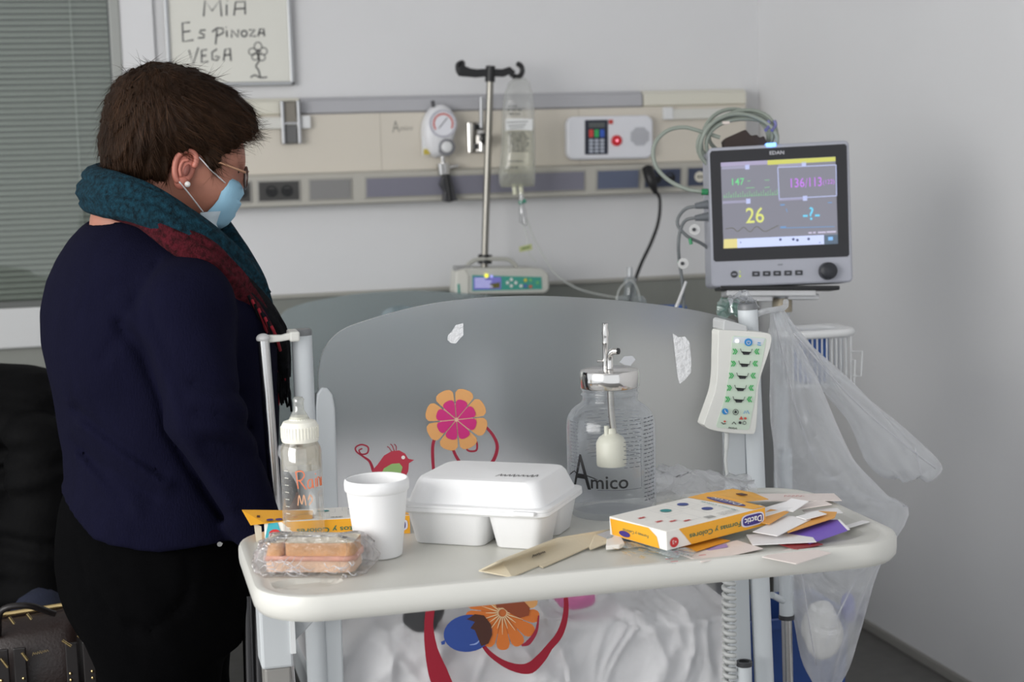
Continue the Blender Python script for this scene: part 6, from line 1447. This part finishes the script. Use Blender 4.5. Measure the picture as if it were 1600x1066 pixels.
# hair: full short cut as a volume plus strands following its flow
hair_c = M('hair_brown', (38,25,16), .65, bump=.5, bscale=60, var=.35, vscale=30, stretch=(1,1,.35), spec=.12)
S = SDF(bp(150,310,-.14), bp(412,80,.15), .004) if False else SDF(A3(bp(145,300)[0], PYc-.13, bp(280,312)[2]), A3(bp(412,200)[0], PYc+.13, bp(280,84)[2]), .0042)
S.smin(S.ell(bp(278,186), hx, hy, hz, (.112,.100,.086)), 0)
S.smin(S.ell(bp(232,200), hx, hy, hz, (.070,.095,.090)), .03)
S.smin(S.ell(bp(205,236), hx, hy, hz, (.045,.078,.050)), .03)
S.smin(S.ell(bp(345,190), hx, hy, hz, (.052,.075,.046)), .03)
S.smin(S.ell(bp(374,196), hx, hy, hz, (.024,.050,.026)), .02)
S.smin(S.ell(bp(246,262), hx, hy, hz, (.034,.074,.036)), .02)
S.smin(S.ell(bp(330,248,-.060), hx, hy, hz, (.016,.016,.030)), .01)
S.smin(S.ell(bp(330,248,.060), hx, hy, hz, (.016,.016,.030)), .01)
# clear the face and the ears
fx0 = float(bp(318,250)[0])
hl = np.interp(S.X, [float(bp(x,250)[0]) for x in (150,262,272,300,314,330,352,376,410)], [float(bp(280,y)[2]) for y in (300,300,246,232,250,278,246,226,214)])
S.d = np.maximum(S.d, np.where(S.X > float(bp(264,250)[0]), (hl-S.Z), -1).astype(np.float32))
S.d = np.maximum(S.d, ((float(bp(160,262)[2])-S.Z)*.8-(S.X-float(bp(160,262)[0]))*.35).astype(np.float32))
ph_ = np.arctan2(S.Z-float(bp(240,120)[2]), S.X-float(bp(240,120)[0]))
S.d += (.0022*np.sin(ph_*34+6*np.sin(S.Y*38)+S.Z*20)+.0016*np.sin(ph_*71+S.Y*150)).astype(np.float32)
V, F = S.mesh()
hair = np_obj('hair', V, F, hair_c, woman); hair['label'] = 'short full brown hair'
nrmV = np.zeros_like(V); 
q_ = V[F]; fn_ = np.cross(q_[:,2]-q_[:,0], q_[:,3]-q_[:,1])
for k in range(4): np.add.at(nrmV, F[:,k], fn_)
nrmV /= np.linalg.norm(nrmV, axis=1, keepdims=True)+1e-9
crown = bp(238,118)
sel = rng.choice(len(V), 7000)
vv, ff = [], []
for i in sel:
    p = V[i]; n_ = nrmV[i]
    if p[2] < bp(280,285)[2] and p[0] > bp(262,280)[0]: continue
    fl_ = (p-crown); fl_ = fl_-n_*np.dot(fl_, n_); fl_ = nrm(fl_+1e-6)
    if p[0] > crown[0]+.02: fl_ = nrm(fl_+hx*.9-A3(0,0,.15))
    else: fl_ = nrm(fl_+A3(-.1,0,-.9))
    fl_ = nrm(fl_-n_*np.dot(fl_, n_)+rng.normal(0,.14,3))
    L = rng.uniform(.018,.042); tip = .0022*rng.random()+(.004 if p[0] > bp(360,200)[0] else 0)
    sd_ = nrm(np.cross(fl_, n_))*.00045; pts = []
    for k in range(4):
        t = k/3; c_ = p+fl_*L*t+n_*(.0012+tip*t*t)-n_*L*t*t*.10
        w = 1-t*.8; pts += [c_-sd_*w, c_+sd_*w]
    o_ = len(vv); vv += pts; ff += [[o_+2*k, o_+2*k+1, o_+2*k+3, o_+2*k+2] for k in range(3)]
hs = np_obj('hair_strands', np.array(vv), np.array(ff), M('hair_strand', (50,33,21), .6, var=.5, vscale=25, spec=.12), hair, smooth=True); stuff(hs)
MB().tube([bp(x,y,-.034) for x,y in spline([(362,247),(371,243),(378,247)],4)], [.001]+[.0028]*7+[.001], 6, flat=.6).build('eyebrow', hair_c, woman, smooth=True)
MB().tube([bp(x,y,.034) for x,y in spline([(364,247),(373,243),(380,247)],4)], [.001]+[.0028]*7+[.001], 6, flat=.6).build('eyebrow', hair_c, woman, smooth=True)
for s_ in (-1, 1):
    MB().ell(bp(373,267,s_*.033), hx*.002, hy*.0045, hz*.0045).build('iris', M('iris_brown',(50,32,24),.3), woman, smooth=True)

# glasses
gold = M('frame_rose_gold',(196,150,120),.3,.6)
gl_ = MB().tube([bp(x,y,-.068) for x,y in ((308,247),(346,255),(384,270))], .0022, 8).build('glasses', gold, woman, smooth=True)
MB().tube([bp(x,y,.068) for x,y in ((308,247),(346,255),(384,270))], .0022, 8).build('temple_arm', gold, gl_, smooth=True)
for s_ in (-1, 1):
    c_ = bp(384,278,s_*.036); pts = [c_+hy*.029*math.cos(t)+(hz*.9-hx*.25)*.019*math.sin(t) for t in np.linspace(0,2*math.pi,24,endpoint=False)]
    MB().tube(pts, .0017, 6, closed=True).build('rim', M('rim_dark',(70,52,46),.3), gl_, smooth=True)
    MB().add(pts, [list(range(24))]).build('lens', clear('lens_clear',(240,242,244),.12,.6,rough=.02,glossy=.9), gl_)
MB().tube([bp(386,271,-.012), bp(388,268,0), bp(386,271,.012)], .0016, 6).build('bridge', gold, gl_, smooth=True)

# face mask with pleats and ear loops
mk_m = M('mask_blue', (150,196,220), .7, bump=.1, bscale=300); mk_s = M('mask_pale', (192,206,214), .7, bump=.1, bscale=300)
cen = [(374,284),(379,293),(381,303),(374,314),(377,319),(368,333),(367,338),(356,351),(343,359)]
sid = [(352,272),(350,282),(348,292),(345,302),(341,312),(333,322),(325,330),(320,340),(318,351)]
sdy = [.050,.054,.057,.059,.060,.060,.058,.055,.050]
rows = []
for i in range(9):
    r = []
    for j in range(-8, 9):
        t = abs(j)/8; k = math.cos(t*math.pi/2)**.75; px = sid[i][0]+(cen[i][0]-sid[i][0])*k; py = sid[i][1]+(cen[i][1]-sid[i][1])*k
        r.append(bp(px, py, math.copysign(sdy[i]*math.sin(t*math.pi/2)**.9, j)))
    rows.append(r)
mk = MB(); mk.grid(rows); mko = mk.build('face_mask', mk_m, woman, smooth=40, solid=.0012); mko['label'] = 'pale blue pleated face mask'
mb = MB(); mb.grid([[bp(x,y,-.0615+.0006*j) for j, (x,y) in enumerate(((x0_,y0_),((x0_+x1_)/2,(y0_+y1_)/2),(x1_,y1_)))] for x0_, y0_, x1_, y1_ in ((313,332,345,330),(313,340,342,338),(315,348,338,350),(322,353,342,359))]); mb.build('side_pleat', mk_s, mko, smooth=40, solid=.001)
for s_ in (-1, 1):
    MB().tube([bp(*p) for p in spline([(296,238,s_*.079),(311,246,s_*.077),(330,266,s_*.070),(352,286,s_*.062)],4)], .0018, 6, flat=.6).build('ear_loop', M('loop_white',(226,226,228),.7), mko, smooth=True)
    MB().tube([bp(*p) for p in spline([(280,284,s_*.081),(290,296,s_*.076),(304,314,s_*.068),(317,331,s_*.0605)],4)], .0018, 6, flat=.6).build('ear_loop', M('loop_white',(226,226,228),.7), mko, smooth=True)

# scarf: teal fold over a dark red fold, fringed tail
def scarf_tube(path, wid, thk, name, m, par, seed, tilt=0.0, fr=14):
    P = spline([A3(*p) for p in path], 8); n = len(P); rs = []; r_ = np.random.default_rng(seed); ph = r_.uniform(0,6,4)
    for i in range(n):
        t = i/(n-1); w_, h_ = np.interp(t, np.linspace(0,1,len(wid)), wid), np.interp(t, np.linspace(0,1,len(thk)), thk)
        q = bp(*P[i]); d = nrm(bp(*P[min(i+1,n-1)])-bp(*P[max(i-1,0)]))
        axis = A3(float(bp(235,330)[0]), PYc, q[2]); out = nrm((q-axis)*A3(1,1,0)+1e-6)
        wv = nrm(np.cross(d, out)); ov = nrm(np.cross(wv, d))
        wv = wv*math.cos(tilt)+ov*math.sin(tilt); ov = np.cross(wv, d); ring = []
        for a in np.linspace(0, 2*math.pi, 40, endpoint=False):
            k = 1+.10*math.sin(fr*a*.5+ph[0]+5*t)+.07*math.sin(fr*a+ph[1]-9*t)
            ring.append(q+wv*w_*math.cos(a)*(1+.04*math.sin(11*t+ph[2]))+ov*h_*math.sin(a)*k)
        rs.append(ring)
    return MB().loft(rs).build(name, m, par, smooth=True)
tealm = M('scarf_teal', (12,44,56), .95, bump=.5, bscale=350, var=.7, vscale=130, spec=.2); redm = M('scarf_red', (66,15,24), .95, bump=.5, bscale=350, var=.7, vscale=130, spec=.2); blkm = M('scarf_black', (17,18,22), .95, bump=.4, bscale=160, spec=.2, var=.4, vscale=60)
loop = [(205,290,.13),(160,288,.08),(146,296,.0),(172,304,-.085),(222,318,-.135),(280,350,-.155),(335,388,-.145),(374,424,-.115),(404,466,-.085)]
scf = scarf_tube(loop, [.034,.036,.040,.040,.034,.030,.030,.030,.026], [.016,.022,.026,.026,.024,.024,.024,.024,.02], 'scarf', tealm, woman, 1, .25); scf['label'] = 'teal and dark red patterned scarf with fringe'
scarf_tube([(150,318,.0),(180,328,-.08),(225,340,-.132),(275,370,-.165),(322,402,-.168),(356,436,-.145),(390,476,-.115),(420,520,-.085)], [.012,.016,.018,.026,.030,.030,.026,.016], [.012,.016,.018,.02,.022,.022,.02,.014], 'red_fold', redm, scf, 2, .15)
scarf_tube([(345,412,-.15),(374,440,-.13),(404,474,-.10),(430,512,-.07),(440,545,-.05),(446,590,-.05)], [.014,.020,.024,.022,.018,.012], [.014,.016,.016,.016,.014,.008], 'dark_tail', blkm, scf, 4, .1)
scarf_tube([(205,290,.13),(260,310,.13),(320,350,.10),(365,400,.05),(398,450,.0),(420,500,-.01)], [.034,.036,.036,.034,.03,.02], [.02,.022,.022,.022,.02,.014], 'far_fold', tealm, scf, 5, .2)
redb = M('fringe_red',(150,30,44),.9)
for k in range(34):
    x0_ = 436+rng.uniform(-7,14); y0_ = 560+rng.uniform(0,36); dy_ = -.05+rng.uniform(-.018,.018); pts = [(x0_,y0_,dy_)]
    for j in range(3): pts.append((pts[-1][0]+rng.uniform(-2.5,3.5), pts[-1][1]+rng.uniform(11,19), dy_+rng.uniform(-.004,.004)))
    MB().tube([bp(*p) for p in spline(pts,3)], [.0026]*8+[.0018]*2, 5).build('fringe_strand', redb if k % 7 == 0 else blkm, scf, smooth=True)
for k in range(10):
    t = k/9; x0_, y0_ = 378+46*t, 448+62*t
    MB().tube([bp(*p) for p in spline([(x0_,y0_,-.15),(x0_+6+rng.uniform(-2,3),y0_+18,-.14),(x0_+14+rng.uniform(-3,3),y0_+38,-.12)],3)], .0026, 5).build('fringe_strand', redb if k % 2 else blkm, scf, smooth=True)

# ================================================================ chair with coat, jeans and handbag at the left
AY = 3.25
def ap(px, py, dy=0.0): return at_y(px, py, AY+dy)
chx = float(ap(15, 900)[0])
chair = thing('armchair', 'dark armchair behind the person, covered by a black coat', 'chair', (chx, AY, 0))
cm_ = M('chair_dark', (12,12,14), .7, spec=.1); zseat = .40
MB().box((chx-.33, AY-.35, zseat-.10), (chx+.25, AY+.26, zseat)).build('seat', cm_, chair, bevel=.02)
MB().box((chx-.33, AY+.26, zseat-.02), (chx+.25, AY+.36, .92)).build('backrest', cm_, chair, bevel=.02)
for x in (chx-.30, chx+.22):
    for y in (AY-.32, AY+.32): MB().tube([(x,y,0),(x,y,zseat-.09)], .02, 10).build('leg', dkgrey, chair, smooth=60)
coatm = M('coat_black', (6,6,7), .8, spec=.12, bump=.15, bscale=90)
S = SDF(A3(chx-.42, AY-.10, .40), A3(chx+.36, AY+.52, 1.10), .011)
xr2, zt2 = float(ap(104,640)[0]), float(ap(40,578)[2])
S.smin(S.cone(A3(chx-.25, AY+0.24, zt2-.10), A3(xr2-.09, AY+0.22, zt2-.12), .11, .10), 0)
S.smin(S.cone(A3(chx-.25, AY+0.20, .62), A3(xr2-.10, AY+0.18, .62), .13, .12), .08)
S.smin(S.cone(A3(chx-.25, AY+0.18, .50), A3(xr2-.10, AY+0.16, .50), .11, .11), .08)
S.smin(S.cone(A3(chx-.33, AY+0.18, zt2+.00), A3(chx-.10, AY+0.20, zt2-.04), .075, .05), .03)
S.smin(S.cone(A3(xr2-.06, AY+0.10, zt2-.16), A3(xr2-.08, AY+0.08, .52), .06, .055), .02)
S.d += (-.010*np.abs(np.sin((S.Z+.05*np.sin(S.X*6))*math.pi/.085))+.004*np.sin(S.X*30+8*np.sin(S.Z*20))).astype(np.float32)
S.d = np.maximum(S.d, (zseat+.004)-S.Z); V, F = S.mesh()
o = np_obj('padded_coat', V, F, coatm, None, loc=(chx, AY+.1, .41)); tag(o, 'black quilted padded coat draped over the armchair at the left edge', 'coat')
# jeans folded on the seat
jm_ = M('denim_blue', (26,33,56), .85, var=.5, vscale=9, bump=.2, bscale=300)
g_ = []
zj = float(ap(70,925,-.18)[2])
for i in range(15):
    r = []
    for j in range(15):
        u, v = i/14, j/14; e_ = math.sin(math.pi*min(1,max(0,u)))**.4*math.sin(math.pi*v)**.4
        x = float(ap(-30,940,-.18)[0])+(float(ap(118,940,-.18)[0])-float(ap(-30,940,-.18)[0]))*u
        r.append((x, AY-.15+.17*v, zseat+.004+(zj-zseat)*e_*(.62+.38*u)+.010*math.sin(9*u+5*math.sin(6*v))*e_))
    g_.append(r)
mbj = MB(); mbj.grid(g_); o = mbj.build('folded_jeans', jm_, None, smooth=True, loc=(chx, AY-.15, zseat)); tag(o, 'folded blue-grey jeans lying in front of the black coat', 'jeans')
# handbag
HBY = 2.93
def gp2(px, py, dy=0.0): return at_y(px, py, HBY+dy)
hbx = float(gp2(55,1066)[0]); ztop2 = float(gp2(60,975)[2])
bagt = thing('handbag', 'dark brown handbag with gold buckles on the armchair seat at the lower left', 'handbag', (hbx, HBY+.06, .40))
lea = M('leather_brown', (34,22,19), .4, bump=.1, bscale=200, var=.15, vscale=20); strapm = M('strap_dark', (30,26,26), .4); goldm = M('buckle_gold', (222,196,140), .2, 1.0)
xl3, xr3 = float(gp2(-40,1010)[0]), float(gp2(133,1010)[0])
rs = []
for z, yy, sx in ((.402,.070,.96),(.43,.078,1.0),(ztop2-.10,.08,1.0),(ztop2-.03,.065,.98),(ztop2-.008,.045,.96),(ztop2,.02,.93)):
    cx_, hw = (xl3+xr3)/2, (xr3-xl3)/2*sx
    rs.append([(cx_+hw*math.copysign(abs(math.cos(t))**.35, math.cos(t)), HBY+.08+yy*math.copysign(abs(math.sin(t))**.6, math.sin(t)), z+.012*math.cos(t)) for t in np.linspace(0,2*math.pi,36,endpoint=False)])
MB().loft(rs).build('bag_body', lea, bagt, smooth=50)
yf = HBY-.008
MB().tube([(xl3+.01,HBY+.075,ztop2+.0), ((xl3+xr3)/2,HBY+.075,ztop2+.006), (xr3-.01,HBY+.075,ztop2+.012)], .005, 8).build('zip_ridge', goldm, bagt, smooth=60)
for px in (3, 112):
    a_ = gp2(px,1066,-.02); x = float(gp2(px,1020,-.02)[0])
    for sx in (0, .030):
        MB().box((x+sx-.011, yf-.014, .43), (x+sx+.011, yf-.008, ztop2-.035)).build('strap', strapm, bagt, bevel=.002)
    for i in range(5):
        for sx in (-.004, .034): MB().ell((x+sx, yf-.015, min(ztop2-.05,.45)+.012*i-.02), (.003,0,0), (0,.002,0), (0,0,.003), 8, 5).build('stud', goldm, bagt, smooth=True)
for (x0_,y0_,x1_,y1_) in ((1,1029,12,1043),(34,1020,43,1032),(97,1001,111,1010),(121,993,131,1000),(14,964,22,975),(42,959,49,968)):
    MB().tube([gp2(x0_,y0_,-.034), gp2(x1_,y1_,-.034)], .0026, 8).build('buckle', goldm, bagt, smooth=60)
scribble(quad(gp2(51,1025,-.022), gp2(76,1019,-.022), gp2(50,1020,-.022)), 'brand_lettering', goldm, bagt, 7, .0007)
MB().tube(spline([(xl3+.04,HBY+.02,ztop2-.02),(xl3+.05,HBY+.0,ztop2+.03),((xl3+xr3)/2,HBY-.0,ztop2+.035),(xr3-.05,HBY+.02,ztop2+.01)],6), .006, 8).build('handle', strapm, bagt, smooth=60)
